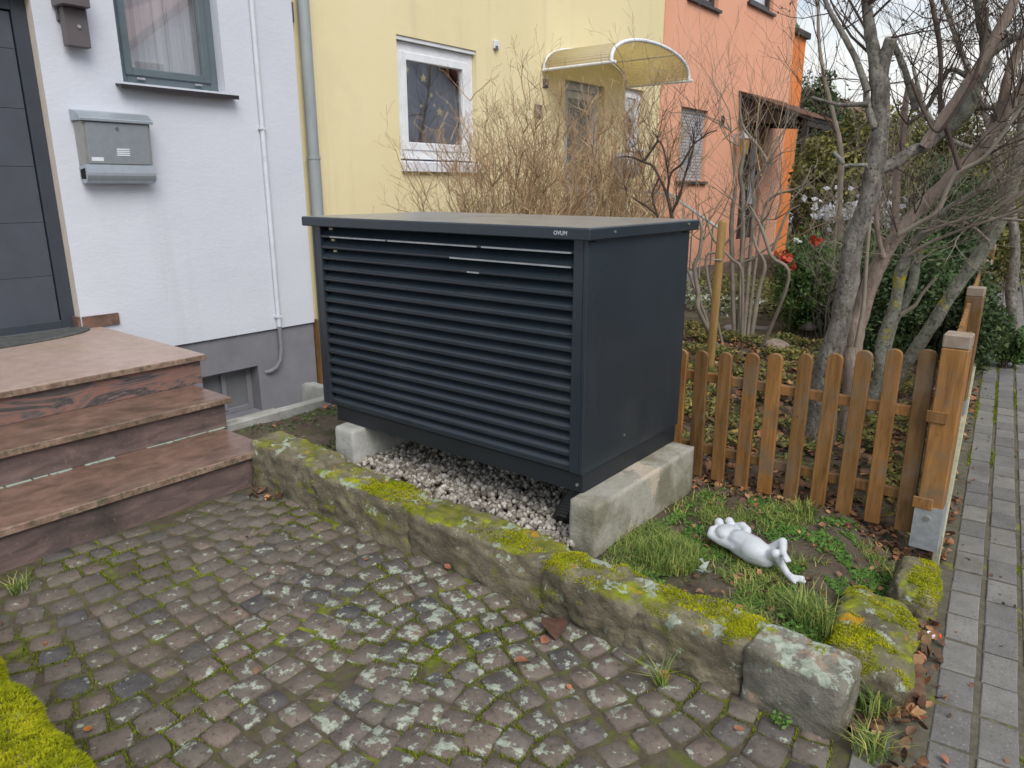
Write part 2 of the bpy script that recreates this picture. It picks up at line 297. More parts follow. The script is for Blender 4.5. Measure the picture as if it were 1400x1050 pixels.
m_bark = M('grey bark', [(.25, (.07,.062,.054)), (.5, (.22,.20,.172)), (.75, (.37,.345,.305))], .95, 20, 12, 1.0, 30, .03, stretch=(1,1,.45),
   layers=[dict(c=(.045,.04,.034), s=48, t=.54, soft=.07, a=.7), dict(c=(.30,.31,.25), s=19, t=.57, soft=.06, a=.7), dict(c=(.06,.05,.042), s=9, t=.62, soft=.08, a=.6, off=2.), dict(c=(.3,.27,.03), s=5, t=.73, soft=.03, off=6.)])
m_barkp = M('pinkish bare bark', [(.25, (.15,.11,.09)), (.5, (.30,.235,.19)), (.75, (.42,.34,.285))], .85, 12, 12, .9, 30, .02, stretch=(1.5,1.5,.35), distort=.5, layers=[dict(c=(.09,.065,.05), s=38, t=.57, soft=.07, a=.6), dict(c=(.2,.19,.15), s=7, t=.58, soft=.1, a=.6)])
m_barkl = M('lichen covered bark', [(.25, (.13,.13,.10)), (.5, (.24,.24,.19)), (.75, (.38,.38,.32))], .95, 22, 12, 1.0, 45, .02,
   layers=[dict(c=(.07,.065,.05), s=42, t=.55, soft=.07, a=.7), dict(c=((.3,.27,.02),(.45,.4,.03)), s=5, t=.60, soft=.04)])
m_twigp = M('pale twig', [(.3, (.17,.145,.115)), (.7, (.29,.25,.2))], .9, 8, 4, 0)
m_twigd = M('dark twig', [(.3, (.05,.036,.03)), (.7, (.11,.08,.066))], .9, 8, 4, 0)
m_twigb = M('brown hedge twig', [(.3, (.28,.19,.11)), (.7, (.55,.42,.27))], .9, 5, 4, 0, island=[(0,(.6,.6,.6)),(1,(1.3,1.2,1.1))])
m_leafd = M('dark evergreen leaf', [(.3, (.045,.08,.035)), (.7, (.10,.15,.06))], .6, 2.5, 6, 0, island=[(0,(.5,.55,.5)),(.7,(1.1,1.1,1)),(1,(1.7,1.6,1.5))], trans=.25)
m_leafg = M('green shrub leaf', [(.3, (.05,.10,.035)), (.7, (.12,.19,.06))], .6, 2.5, 6, 0, island=[(0,(.5,.6,.5)),(.7,(1.1,1.1,1)),(1,(1.8,1.6,1.2))], trans=.25)
m_leafo = M('olive hedge leaf', [(.3, (.11,.115,.045)), (.7, (.22,.225,.08))], .7, 1.2, 6, 0, island=[(0,(.5,.5,.5)),(.7,(1.1,1.1,1)),(1,(1.8,1.7,1.2))], trans=.25)
m_leafb = M('bright green leaf', [(.3, (.08,.19,.04)), (.7, (.17,.33,.08))], .6, 6, 6, 0, island=[(0,(.6,.6,.5)),(1,(1.3,1.2,1))], trans=.3)
m_leafy = M('yellow green ground leaf', [(.3, (.13,.155,.045)), (.7, (.31,.31,.10))], .7, 4, 6, 0, island=[(0,(.4,.45,.5)),(.6,(1.0,1.0,1)),(.8,(1.3,.95,.9)),(1,(1.8,1.3,1.2))], trans=.3)
m_grass = M('grass blade', [(.3, (.13,.23,.05)), (.7, (.25,.37,.10))], .7, 5, 6, 0, island=[(0,(.6,.6,.6)),(.6,(1.15,1.1,1)),(.75,(1.9,1.3,1.3)),(1,(2.6,1.6,2.0))], trans=.3)
m_fall = M('fallen brown leaf', [(.3, (.13,.08,.05)), (.7, (.26,.165,.105))], .7, 30, 5, .1, 100, .002, island=[(0,(.35,.32,.34)),(.35,(.7,.62,.6)),(.65,(1.1,1.0,.95)),(.8,(1.8,1.2,.9)),(.9,(1.9,1.8,1.5)),(1,(2.4,2.2,1.6))], trans=.1)
m_fallo = M('orange fallen leaf', [(.3, (.36,.12,.03)), (.7, (.5,.22,.06))], .7, 30, 5, .1, trans=.15)
m_fallr = M('dry reddish leaf', [(.3, (.22,.085,.05)), (.7, (.38,.16,.1))], .7, 30, 5, .1, trans=.1)
m_falld = M('dark dead leaf', [(.3, (.07,.035,.025)), (.7, (.14,.075,.055))], .7, 30, 5, .1, trans=.05)
m_frog = M('matt white glaze', [(.3, (.47,.49,.52)), (.7, (.60,.62,.65))], .5, 12, 6, .05, 90, .002, layers=[dict(c=(.30,.29,.25), s=14, t=.56, soft=.14, a=.5), dict(c=(.2,.2,.14), s=40, t=.66, soft=.05, a=.5)])
m_tile = M('brown roof tile', [(.3, (.13,.075,.055)), (.7, (.24,.14,.10))], .8, 8, 6, .3, island=[(0,(.7,.7,.7)),(1,(1.25,1.2,1.15))])
m_shut = M('light grey roller shutter', [(.3, (.36,.36,.38)), (.7, (.45,.45,.47))], .5, 3, 4, .0)
m_darkw = flat('dark brown timber', (.03,.022,.02), .6)
m_red = flat('red petal', (.45,.06,.03), .7)
m_whitef = M('pale variegated leaf', [(.3, (.4,.46,.38)), (.7, (.65,.7,.6))], .6, 9, 4, 0, trans=.2)
m_slab = M('grey garden path', [(.3, (.2,.19,.19)), (.7, (.27,.26,.26))], .9, 5, 8, .3)
m_ground = M('far ground', [(.3, (.06,.06,.035)), (.7, (.11,.1,.06))], .98, .6, 8, .3)

def poly_canopy(name):
    m = bpy.data.materials.new(name); m.use_nodes = True; nt = m.node_tree; L = nt.links.new; bs = nt.nodes['Principled BSDF']; out = nt.nodes['Material Output']
    bs.inputs['Base Color'].default_value = (.80,.74,.55,1); bs.inputs['Roughness'].default_value = .35
    tr = N(nt, 'ShaderNodeBsdfTranslucent'); tr.inputs[0].default_value = (.9,.8,.5,1); tp = N(nt, 'ShaderNodeBsdfTransparent'); tp.inputs[0].default_value = (.95,.88,.66,1)
    a = N(nt, 'ShaderNodeMixShader'); a.inputs[0].default_value = .45; L(bs.outputs[0], a.inputs[1]); L(tr.outputs[0], a.inputs[2])
    b = N(nt, 'ShaderNodeMixShader'); b.inputs[0].default_value = .30; L(a.outputs[0], b.inputs[1]); L(tp.outputs[0], b.inputs[2]); L(b.outputs[0], out.inputs[0]); return m
m_poly = poly_canopy('amber polycarbonate sheet')

# ------------------------------------------------------------------ leaf, blade and twig makers (numpy)
rng = np.random.default_rng(5)
def rand_unit(n):
    v = rng.normal(size=(n, 3)); return v/np.linalg.norm(v, axis=1, keepdims=True)
def leaf_quads(P, size, nrm=None, spread=1.0, aspect=.5):
    """one diamond leaf per point"""
    n = len(P); nv = rand_unit(n)*spread
    if nrm is not None: nv = nv+nrm
    nv /= np.linalg.norm(nv, axis=1, keepdims=True)
    a = np.cross(nv, rand_unit(n)); a /= np.linalg.norm(a, axis=1, keepdims=True); b = np.cross(nv, a)
    s = (size*rng.uniform(.6, 1.35, n))[:, None]
    bend = nv*s*.18
    V = np.stack([P-a*s*.5, P+b*s*.5*aspect-bend*.3, P+a*s*.5+bend, P-b*s*.5*aspect-bend*.3], 1).reshape(-1, 3)
    return V, np.arange(n*4).reshape(-1, 4)
def blades(P, h, wdt, lean=.5, nrm=None):
    """a two-segment bent grass blade per point (5 verts, a quad split into triangles plus a tip)"""
    n = len(P); d = rng.uniform(0, 2*np.pi, n); hh = (h*rng.uniform(.5, 1.3, n))[:, None]
    out = np.stack([np.cos(d), np.sin(d), np.zeros(n)], 1)*(lean*rng.uniform(.2, 1.2, n))[:, None]
    up = np.array([[0, 0, 1.]]) if nrm is None else nrm
    side = np.stack([-np.sin(d), np.cos(d), np.zeros(n)], 1)*wdt/2
    m = P+(up*.62+out*.3)*hh; t = P+(up*.95+out*1.1)*hh
    V = np.stack([P-side, P+side, m+side*.8, m-side*.8, t], 1).reshape(-1, 3)
    i = np.arange(n)[:, None]*5; F = np.concatenate([i+[0,1,2], i+[0,2,3], i+[3,2,4]], 0)
    return V, F
def nobj(name, VF, mat, parent=None, label=None, cat=None, kind='stuff'):
    o = link(name, np_mesh(name, *VF), mat)
    if parent is not None: keep(o, parent)
    return tag(o, label, cat, None, kind)

# ------------------------------------------------------------------ ground, yard, pavement
def ex(y): return -.17-.09*(y-2.32)            # left edge of the first full paver column
def gz(x, y):
    z = .135+.02*fbm((x, y, 0), 1.7)+.006*fbm((x, y, 3), 9)
    d = ex(y)-.19-x
    if d < .22: z = z*max(0, min(1, d/.22))**.8-.012*(1-max(0, min(1, d/.22)))
    if y > 6: z -= .03*min(1, (y-6)/4)
    return z
def grid(name, x0, x1, y0, y1, st, zf, mat, kind='structure', skew=True):
    nx, ny = int((x1-x0)/st)+1, int((y1-y0)/st)+1
    V = []
    for j in range(ny+1):
        y = y0+(y1-y0)*j/ny
        xe = min(x1, ex(y)-.165) if skew else x1
        for i in range(nx+1):
            x = x0+(xe-x0)*i/nx; V.append((x, y, zf(x, y)))
    F = [(j*(nx+1)+i, j*(nx+1)+i+1, (j+1)*(nx+1)+i+1, (j+1)*(nx+1)+i) for j in range(ny) for i in range(nx)]
    o = link(name, np_mesh(name, V, F), mat); o.data.polygons.foreach_set('use_smooth', [True]*len(F)); return tag(o, kind=kind)
# the far ground, with the cellar light well left open
g = MB()
for x0, x1, y0, y1 in ((-3.93, 250, -250, 250), (-250, -3.93, 4.62, 250), (-250, -3.93, -250, -6)):
    g.add([(x0,y0,-.05),(x1,y0,-.05),(x1,y1,-.05),(x0,y1,-.05)], [(0,1,2,3)])
tag(g.build('ground', m_ground), kind='structure')
grid('garden_soil', -3.86, 9, 2.06, 6.0, .035, gz, m_soil)
grid('back_garden_soil', -5.78, 9, 6.0, 16, .12, gz, m_soil)
grid('side_garden_soil', -5.68, -3.86, 4.6, 6.0, .08, gz, m_soil, skew=False)
tag(box('light_well_floor', m_concl, None, -5.7, -3.94, 2.0, 4.6, -.6, -.5), kind='structure')
yard = box('cobbled_yard', m_joint, None, -3.4, -.12, -1.6, 2.02, -.04, -.0075); tag(yard, kind='structure')
# uneven joint bed on top
def inframe(p, m=0):
    d = Vector(p)-CAMP; F = -math.sin(AZ)*d.x+math.cos(AZ)*d.y; Rr = math.cos(AZ)*d.x+math.sin(AZ)*d.y; c, s = math.cos(PITCH), math.sin(PITCH)
    dep = F*c-d.z*s; up = F*s+d.z*c
    if dep <= .1: return False
    x, y = 700+990*Rr/dep, 525-990*up/dep; return -m < x < 1400+m and -m < y < 1050+m
def cobble_mesh(seed):
    r = random.Random(seed); n = 12; pts = []
    for k in range(n):
        a = 2*math.pi*(k+.5)/n; c, s = math.cos(a), math.sin(a); q = (abs(c)**9+abs(s)**9)**(-1/9)
        rr = .5*q*r.uniform(.92, 1.02); pts.append((c*rr, s*rr))
    tilt = (r.uniform(-.05, .05), r.uniform(-.05, .05)); V = []
    for sc_, z in ((1.0, -.35), (.985, -.075), (.90, -.012)):
        for x, y in pts: V.append((x*sc_*r.uniform(.98, 1.02), y*sc_*r.uniform(.98, 1.02), z+(x*tilt[0]+y*tilt[1] if z > -.3 else 0)+(r.uniform(-.012, .012) if z > -.3 else 0)))
    V.append((r.uniform(-.1,.1), r.uniform(-.1,.1), .012+r.uniform(-.03, .02)))
    F = [(l*n+k, l*n+(k+1) % n, (l+1)*n+(k+1) % n, (l+1)*n+k) for l in range(2) for k in range(n)]
    F += [(2*n+k, 2*n+(k+1) % n, 3*n) for k in range(n)]
    me = bpy.data.meshes.new('cobble'); me.from_pydata(V, [], F); me.update(); me.polygons.foreach_set('use_smooth', [True]*len(F)); me.materials.append(m_cobble); return me
cob = [cobble_mesh(i) for i in range(16)]
spots = []; rr = random.Random(3)
def wave(y, x): return .07*math.sin((y+.35*x)*4.1+.6)+.025*math.sin(y*9+x*2)
j = 0; x = -3.34
while x < -.2:
    rw = rr.uniform(.098, .115); y = .44+rr.uniform(-.08, .02)
    while y < 2.02:
        l = rr.uniform(.088, .13); yc = y+l/2; xc = x+rw/2+wave(yc, x)-.05
        dx = wave(yc+.02, x)-wave(yc-.02, x); ang = -math.atan2(dx, .04)
        if xc > -3.33 and xc+rw/2 < ex(yc)-.165 and (yc < 1.98 or xc > -.3) and yc > .42:
            spots.append((xc, yc, rw, l, ang))
        y += l
    x += rw
def cob_key(s): return (0 if inframe((s[0], s[1], 0), 30) else 10)+math.hypot(s[0], s[1])
spots.sort(key=cob_key); fieldV, fieldF = [], []
for i, (xc, yc, rw, l, ang) in enumerate(spots):
    me = cob[rr.randrange(16)]; gap = rr.uniform(.001, .009)
    zz = .005*rr.uniform(-1, 1)+.009*fbm((xc, yc, 0), 2.5)
    mat4 = Matrix.Translation((xc, yc, zz)) @ Matrix.Rotation(ang+rr.uniform(-.07, .07)+rr.choice((0, math.pi/2*0)), 4, 'Z') @ Matrix.Diagonal((rw-gap, l-gap, .1, 1))
    if i < 296:
        o = bpy.data.objects.new('cobble', me); COL.objects.link(o); o.parent = yard; o.matrix_world = mat4
    else:
        b = len(fieldV); fieldV += [tuple(mat4 @ v.co) for v in me.vertices]; fieldF += [tuple(q+b for q in p.vertices) for p in me.polygons]
me = bpy.data.meshes.new('cobble_field'); me.from_pydata(fieldV, [], fieldF); me.update(); me.polygons.foreach_set('use_smooth', [True]*len(fieldF))
o = link('cobble_field', me, m_cobblei, yard); tag(o, kind='stuff')
# moss in the joints
P = []
while len(P) < 14000:
    xc, yc, rw, l, ang = spots[rr.randrange(len(spots))]
    side = rr.randrange(4); t = rr.uniform(-.5, .5)
    lx, ly = ((.5, t), (-.5, t), (t, .5), (t, -.5))[side]
    lx *= rw*rr.uniform(.93, 1.03); ly *= l*rr.uniform(.93, 1.03)
    px_, py_ = xc+lx*math.cos(ang)-ly*math.sin(ang), yc+lx*math.sin(ang)+ly*math.cos(ang)
    dens = fbm((px_, py_, 7), 2.3)+.35*max(0, 1-math.hypot(px_+1.4, py_-1.75)/1.2)+.25*max(0, 1-math.hypot(px_+2.3, py_-.75)/.6)
    if dens > .20+rr.random()*.3: P.append((px_, py_, -.006))
nobj('joint_moss', blades(np.array(P), .009, .0035, .7), m_mossb, yard)

# pavement: pavers in columns that run with the street
walk = MB().add([(ex(-3)-.17,-3,-.005),(1.0,-3,-.005),(.2,14,-.005),(ex(14)-.17,14,-.005)], [(0,1,2,3)]).add([(ex(14)-.17,14,-.014),(.2,14,-.014),(-1.6,40,-.014),(ex(40)-.2,40,-.014)], [(0,1,2,3)]).build('pavement', m_pjoint); tag(walk, kind='structure')
pm = MB().box(-.5, .5, -.5, .5, -.5, .5)
pav = []
for v in range(5):
    me0 = pm.build('paver', m_paver); me = me0.data; bm = bmesh.new(); bm.from_mesh(me)
    for q in bm.verts: q.co.x += random.uniform(-.02, .02); q.co.y += random.uniform(-.012, .012)
    bmesh.ops.bevel(bm, geom=[e for e in bm.edges if all(q.co.z > 0 for q in e.verts)], offset=.035, segments=1, affect='EDGES'); bm.to_mesh(me); bm.free()
    bpy.data.objects.remove(me0); pav.append(me)
fv, ff = [], []; cols = [(-.135, .09)]+[(.05+.119*k, .100) for k in range(8)]; th = math.atan(.09)
for ci, (off, wd) in enumerate(cols):
    s = -1.2+rr.uniform(0, .2)
    while s < 22:
        ln = rr.uniform(.176, .186); y = s*math.cos(th)+2.0; xx = ex(y)+off
        if ci == 0 and rr.random() < .22: s += ln; continue
        if xx > 1.0-.05*(y): s += ln+.01; continue
        m4 = Matrix.Translation((xx, y, -.034+.003*rr.uniform(-1, 1)-(.004 if ci == 0 else 0))) @ Matrix.Rotation(th+rr.uniform(-.012, .012), 4, 'Z') @ Matrix.Rotation(rr.uniform(-.012,.012), 4, 'X') @ Matrix.Diagonal((wd*rr.uniform(.97, 1.0), ln, .07, 1))
        me = pav[rr.randrange(5)]
        if y < 6.5 and inframe((xx, y, 0), 40):
            o = bpy.data.objects.new('paver', me); COL.objects.link(o); o.parent = walk; o.matrix_world = m4
        else:
            b = len(fv); fv += [tuple(m4 @ v.co) for v in me.vertices]; ff += [tuple(q+b for q in p.vertices) for p in me.polygons]
        s += ln+rr.uniform(.007, .014)
me = bpy.data.meshes.new('paver_field'); me.from_pydata(fv, [], ff); me.update(); tag(link('paver_field', me, m_paverf, walk), kind='stuff')
P = []
while len(P) < 7000:
    y_ = rr.uniform(1.6, 8); off_ = rr.choice([-.002, .109, .228, .347, -.10]); x_ = ex(y_)+off_+rr.gauss(0, .006)
    if fbm((x_, y_*.7, 9), 2.2) > -.02+rr.random()*.35: P.append((x_, y_, -.004))
nobj('joint_moss', blades(np.array(P), .009, .0035, .9), m_mossb, walk)
tag(MB().add([(1.06,-60,-.045),(60,-60,-.045),(60,14,-.045),(.26,14,-.045)], [(0,1,2,3)]).add([(.26,14,-.045),(60,14,-.045),(60,120,-.045),(-9,120,-.045)], [(0,1,2,3)]).build('road', m_asph), kind='structure')
tag(MB().prism([(1.0,-3),(1.07,-3),(.27,14),(.2,14)], 2, -.06, .03).build('kerb', m_conc), kind='structure')

# ------------------------------------------------------------------ houses
def wall_mb(x, th, y0, y1, z0, z1, holes, rev=.16):
    """front skin at x (facing +x) with openings, jambs going back by rev; returns (skin, jambs)"""
    ys = sorted({y0, y1, *[h[0] for h in holes], *[h[1] for h in holes]}); zs = sorted({z0, z1, *[h[2] for h in holes], *[h[3] for h in holes]})
    a, bs_ = MB(), []
    for i in range(len(ys)-1):
        for k in range(len(zs)-1):
            cy, cz = (ys[i]+ys[i+1])/2, (zs[k]+zs[k+1])/2
            if any(h[0] < cy < h[1] and h[2] < cz < h[3] for h in holes): continue
            a.add([(x,ys[i],zs[k]),(x,ys[i+1],zs[k]),(x,ys[i+1],zs[k+1]),(x,ys[i],zs[k+1])], [(0,1,2,3)])
    for h in holes:
        u0, u1, v0, v1 = h[:4]; X = x-rev; b = MB(); bs_.append(b)
        b.add([(x,u0,v0),(x,u0,v1),(X,u0,v1),(X,u0,v0)], [(0,1,2,3)]).add([(x,u1,v0),(X,u1,v0),(X,u1,v1),(x,u1,v1)], [(0,1,2,3)])
        b.add([(x,u0,v1),(x,u1,v1),(X,u1,v1),(X,u0,v1)], [(0,1,2,3)]).add([(x,u0,v0),(X,u0,v0),(X,u1,v0),(x,u1,v0)], [(0,1,2,3)])
    # ends, top and back
    a.add([(x,y0,z0),(x,y0,z1),(x-th,y0,z1),(x-th,y0,z0)], [(0,1,2,3)]).add([(x,y1,z0),(x-th,y1,z0),(x-th,y1,z1),(x,y1,z1)], [(0,1,2,3)])
    a.add([(x,y0,z1),(x,y1,z1),(x-th,y1,z1),(x-th,y0,z1)], [(0,1,2,3)]).add([(x-th,y0,z0),(x-th,y0,z1),(x-th,y1,z1),(x-th,y1,z0)], [(0,1,2,3)])
    return a, bs_
def frame4(mb, x0, x1, y0, y1, z0, z1, t, tb=None):
    tb = tb or t
    return mb.box(x0, x1, y0, y0+t, z0, z1).box(x0, x1, y1-t, y1, z0, z1).box(x0, x1, y0+t, y1-t, z1-t, z1).box(x0, x1, y0+t, y1-t, z0, z0+tb)
def window(parent, x, y0, y1, z0, z1, fm, t=.07, back='curtain', mull=(), tb=None):
    """frame fixed in the opening, a leaf set a little behind it, pane, and a room or curtain behind"""
    fr = frame4(MB(), x-.06, x, y0+.002, y1-.002, z0+.002, z1-.002, t, tb); f = fr.build('window_frame', fm, parent, .004)
    lf = frame4(MB(), x-.05, x+.014, y0+t-.012, y1-t+.012, z0+(tb or t)-.012, z1-t+.012, t*.75)
    for m in mull: lf.box(x-.05, x+.014, m-.03, m+.03, z0+t, z1-t)
    q = lf.build('sash', fm, f, .006); q.parent = f; q.matrix_parent_inverse = f.matrix_world.inverted() if False else Matrix.Identity(4)
    gp = MB().box(x-.03, x-.022, y0+t+.02, y1-t-.02, z0+(tb or t)+.02, z1-t-.02).build('pane', m_glass, None); gp.parent = f
    if back == 'curtain':
        mb = MB(); n = 40
        pr = [(x-.16+.018*math.sin(i*1.1)+.01*math.sin(i*2.7), y0+.03+(y1-y0-.06)*i/n) for i in range(n+1)]
        for i in range(n): mb.add([(*pr[i], z0+.03), (*pr[i+1], z0+.03), (*pr[i+1], z1-.03), (*pr[i], z1-.03)], [(0,1,2,3)])
        c = mb.build('curtain', m_curt, None, smooth=True); c.parent = f
    else: MB().box(x-.30, x-.29, y0-.1, y1+.1, z0-.1, z1+.1).build('inner_wall', m_dim, None).parent = f
    c = MB().box(x-1.2, x-1.19, y0-.5, y1+.5, z0-.5, z1+.5).box(x-1.19, x-.31, y0-.5, y1+.5, z0-.5, z0-.49).box(x-1.19, x-.31, y0-.5, y1+.5, z1+.49, z1+.5).box(x-1.19, x-.31, y0-.51, y0-.5, z0-.5, z1+.5).box(x-1.19, x-.31, y1+.5, y1+.51, z0-.5, z1+.5).build('room_lining', m_room, None); c.parent = f
    return f
def wkeep(child, part): child.parent = part; child.matrix_parent_inverse = Matrix.Identity(4); return child
# every house root stands at the origin of its plot; parts below keep world coordinates, so roots stay at (0,0,0)-based offsets
def root(label, name, cat, group=None): return thing(name, (0, 0, 0), label, cat, group)

wh = root('white rendered house with a grey plinth, dark front door and granite steps, at left', 'white_house', 'house')
DH = (.95, 2.10, .545, 2.75); WH = (2.63, 3.43, 2.28, 3.6)
a, b = wall_mb(-5.7, .4, -4, 4.12, .31, 7.2, [DH, WH], .17)
a.build('wall', m_white, wh); b[0].build('reveal', m_reveal, wh); b[1].build('reveal', m_white, wh)
CH = (2.97, 3.50, -.42, .0)
a, b = wall_mb(-5.725, .37, -4, 4.12, -.55, .31, [CH], .14); a.build('plinth', m_plinth, wh); b[0].build('cellar_reveal', m_plinth, wh)
cf = frame4(MB(), -5.9, -5.85, CH[0], CH[1], CH[2], CH[3], .05).build('cellar_window', m_plinth, wh, .004)
wkeep(MB().box(-5.875, -5.865, CH[0]+.04, CH[1]-.04, CH[2]+.04, CH[3]-.04).build('pane', flat('dusty glass', (.15,.155,.165), .4), None), cf)
wkeep(MB().box(-5.885, -5.84, 3.20, 3.24, CH[2]+.04, CH[3]-.04).build('mullion', m_plinth, None), cf)
box('cellar_sill', m_concl, wh, -5.8, -5.6, 2.9, 3.62, -.47, -.425, .005)
# white house window
f = window(wh, -5.80, *WH, m_wframe, .075, 'curtain')
MB().prism([(-5.87, 2.283), (-5.612, 2.255), (-5.612, 2.225), (-5.62, 2.225), (-5.62, 2.245), (-5.87, 2.27)], 1, 2.57, 3.49).build('sill', m_sill, wh)
for yy in (2.80, 3.25):
    wkeep(MB().box(-5.786, -5.778, yy-.03, yy+.03, 2.318, 2.332).build('drain_cap', m_galv, None), f)
# white house door: frame, leaf made of broad boards with sunk joints
df = frame4(MB(), -5.87, -5.79, DH[0]+.001, DH[1]-.001, DH[2]-.02, DH[3]-.001, .09).build('door_frame', m_doorf, wh, .004)
box('door_backing', m_black, wh, -5.90, -5.875, DH[0]+.05, DH[1]-.05, DH[2]-.02, DH[3]-.02)
z = DH[2]+.02; k = 0
while z < DH[3]-.1:
    z1 = min(z+.372, DH[3]-.1); o = box('door_panel', m_door, wh, -5.855, -5.805, DH[0]+.098, DH[1]-.100, z+.0012, z1-.0012, .001); z = z1
box('door_threshold', m_rubber, wh, -5.80, -5.74, DH[0]+.05, DH[1]-.05, DH[2]-.02, DH[2]+.012)
MB().tube([(-5.76, 1.08, 1.2), (-5.76, 1.08, 2.0)], .015, 10).build('door_handle', m_galv, wh, smooth=True)
# opposite row (across the street): seen in the window panes
m_redroof = M('dark red tiled roof', [(.3, (.10,.03,.022)), (.7, (.18,.06,.04))], .8, 3, 6, .3)
def far_house(x, y0, y1, z, rid, label):
    h = thing('terraced_house', (0, 0, 0), label, 'house', 'houses across the street')
    MB().box(x, x+9, y0, y1, -.1, z).build('wall', m_white, h)
    ym = (y0+y1)/2
    MB().prism([(y0-.01, z), (y1+.01, z), (ym, rid)], 0, x+.002, x+8.99).build('gable', m_white, h)
    rf = MB().prism([(y0-.5, z-.35), (ym, rid+.05), (y1+.5, z-.35), (y1+.5, z-.1), (ym, rid+.35), (y0-.5, z-.1)], 0, x-.4, x+9.4).build('roof', m_redroof, h)
    for zz in (1.2, 4.0):
        for yy in (y0+1.6, y1-2.6):
            q = MB().box(x-.03, x+.02, yy, yy+1.1, zz, zz+1.3).build('window', m_pvc, h); wkeep(MB().box(x-.04, x-.031, yy+.1, yy+1.0, zz+.1, zz+1.2).build('pane', flat('far pane', (.03,.035,.045), .1), None), q)
    MB().box(x-.03, x+.02, ym-.5, ym+.5, 0, 2.1).build('door', m_darkw, h)
far_house(12.0, 9.6, 17.2, 4.2, 7.2, 'white gabled house with a red roof opposite the white house')
far_house(12.0, 18.2, 28.2, 4.1, 7.5, 'white gabled house with a red roof opposite the yellow house')
far_house(12.5, 32.0, 42.0, 4.8, 9.0, 'white gabled house with a red roof farthest up the far side of the street')

bh = thing('terraced_house', (0,0,0), 'long building with a tall red roof behind the opposite houses', 'house')
MB().box(23, 32, 8, 48, -.1, 5).build('wall', m_white, bh); MB().prism([(22.5, 4.8), (33, 4.8), (27.5, 13)], 1, 7.5, 48.5).build('roof', m_redroof, bh)
ye = root('pale yellow rendered terraced house with arched amber canopy over its door', 'yellow_house', 'house')
W1 = (5.40, 6.60, 1.70, 3.01); DY = (8.35, 9.32, .62, 2.90); W2 = (9.90, 10.46, 2.10, 2.95)
a, b = wall_mb(-5.80, .4, 4.12, 10.97, -.55, 7.2, [W1, DY, W2], .16); a.build('wall', m_yellow, ye); [q.build('reveal', m_yellow, ye) for q in b]
f = window(ye, -5.86, W1[0], W1[1], W1[2]+.13, W1[3]-.04, m_pvc, .105, None)
MB().prism([(-5.99, 1.829), (-5.745, 1.80), (-5.745, 1.70), (-5.99, 1.70)], 1, W1[0]+.004, W1[1]-.004).build('sill', m_pvcs, ye, .005)
MB().box(-5.90, -5.815, W1[0]+.003, W1[1]-.003, W1[3]-.038, W1[3]-.003).build('shutter_slot', m_pvc, ye)
# straw stars and baubles hanging in the window
mg = flat('straw yellow', (.85,.66,.22), .6)
for (yy, zz, r) in ((5.62,2.72,.045),(5.86,2.66,.045),(5.56,2.58,.04),(5.98,2.5,.025),(5.82,2.38,.022),(6.02,2.4,.02),(6.22,2.45,.02),(6.1,2.34,.05)):
    s = MB(); pts = []
    for k in range(10): t = math.pi*k/5; q = r if k % 2 == 0 else r*.45; pts.append((yy+math.sin(t)*q, zz+math.cos(t)*q))
    s.prism(pts, 0, -5.905, -5.899); wkeep(s.build('straw_star', mg, None), f)
f2 = window(ye, -5.86, *W2, m_pvc, .08, 'curtain')
MB().box(-5.96, -5.74, W2[0]-.03, W2[1]+.03, W2[2]-.035, W2[2]-.002).build('sill', m_pvcs, ye, .004)
mdoor = flat('white plastic door', (.5,.51,.53), .4); mdgl = flat('grey leaded door glass', (.17,.185,.19), .2)
d = frame4(MB(), -5.95, -5.88, DY[0]+.002, DY[1]-.002, DY[2], DY[3]-.002, .10).build('door_frame', mdoor, ye, .004)
d = MB().box(-5.94, -5.905, DY[0]+.101, DY[1]-.101, DY[2]+.101, DY[3]-.101).build('door', mdoor, ye)
for z0, z1 in ((.9, 1.5), (1.58, 2.7)): wkeep(MB().box(-5.904, -5.895, DY[0]+.22, DY[1]-.22, z0, z1).build('door_pane', mdgl, None, .004), d)
wkeep(MB().tube([(-5.86, DY[0]+.16, 1.4), (-5.86, DY[0]+.16, 1.9)], .014, 8).build('door_handle', m_galv, None), d)
box('back_panel', m_room, ye, -6.0, -5.97, DY[0], DY[1], DY[2], DY[3])
# steps before that door
st = thing('door_steps', (0,0,0), 'grey stone steps leading up to the yellow house door', 'steps')
for i in range(3): box('step', m_slab, st, -5.79+.0, -4.7+.28*(2-i), 8.05, 9.75, .0+.18*i+.02, .2+.18*i, .01)

orr = root('salmon orange rendered terraced house with shuttered window and tiled porch', 'orange_house', 'house')
O1 = (11.70, 12.74, 1.64, 2.83); O2 = (11.72, 12.85, 4.46, 5.7); O3 = (14.15, 15.40, 4.82, 6.0); OD = (14.45, 15.55, .5, 2.75)
a, b = wall_mb(-5.78, .4, 10.97, 16.75, -.3, 7.4, [O1, O2, O3, OD], .16); a.build('wall', m_orange, orr); [q.build('reveal', m_orange, orr) for q in b]
z = O1[2]+.004
sh = MB().box(-5.87, -5.85, O1[0]+.001, O1[1]-.001, O1[2], O1[3]).build('roller_shutter', m_shut, orr)
while z < O1[3]-.01:
    zt = min(z+.052, O1[3]-.002); wkeep(MB().prism([(-5.849, z), (-5.838, z+.01), (-5.838, zt-.01), (-5.849, zt)], 1, O1[0]+.01, O1[1]-.01).build('slat', m_shut, None), sh); z = zt
for q in (O1, O2, O3): MB().box(-5.9, -5.72, q[0]-.06, q[1]+.06, q[2]-.05, q[2]-.002).build('sill', m_sill, orr, .004)
for q in (O2, O3): window(orr, -5.85, *q, m_sill, .07, 'curtain')
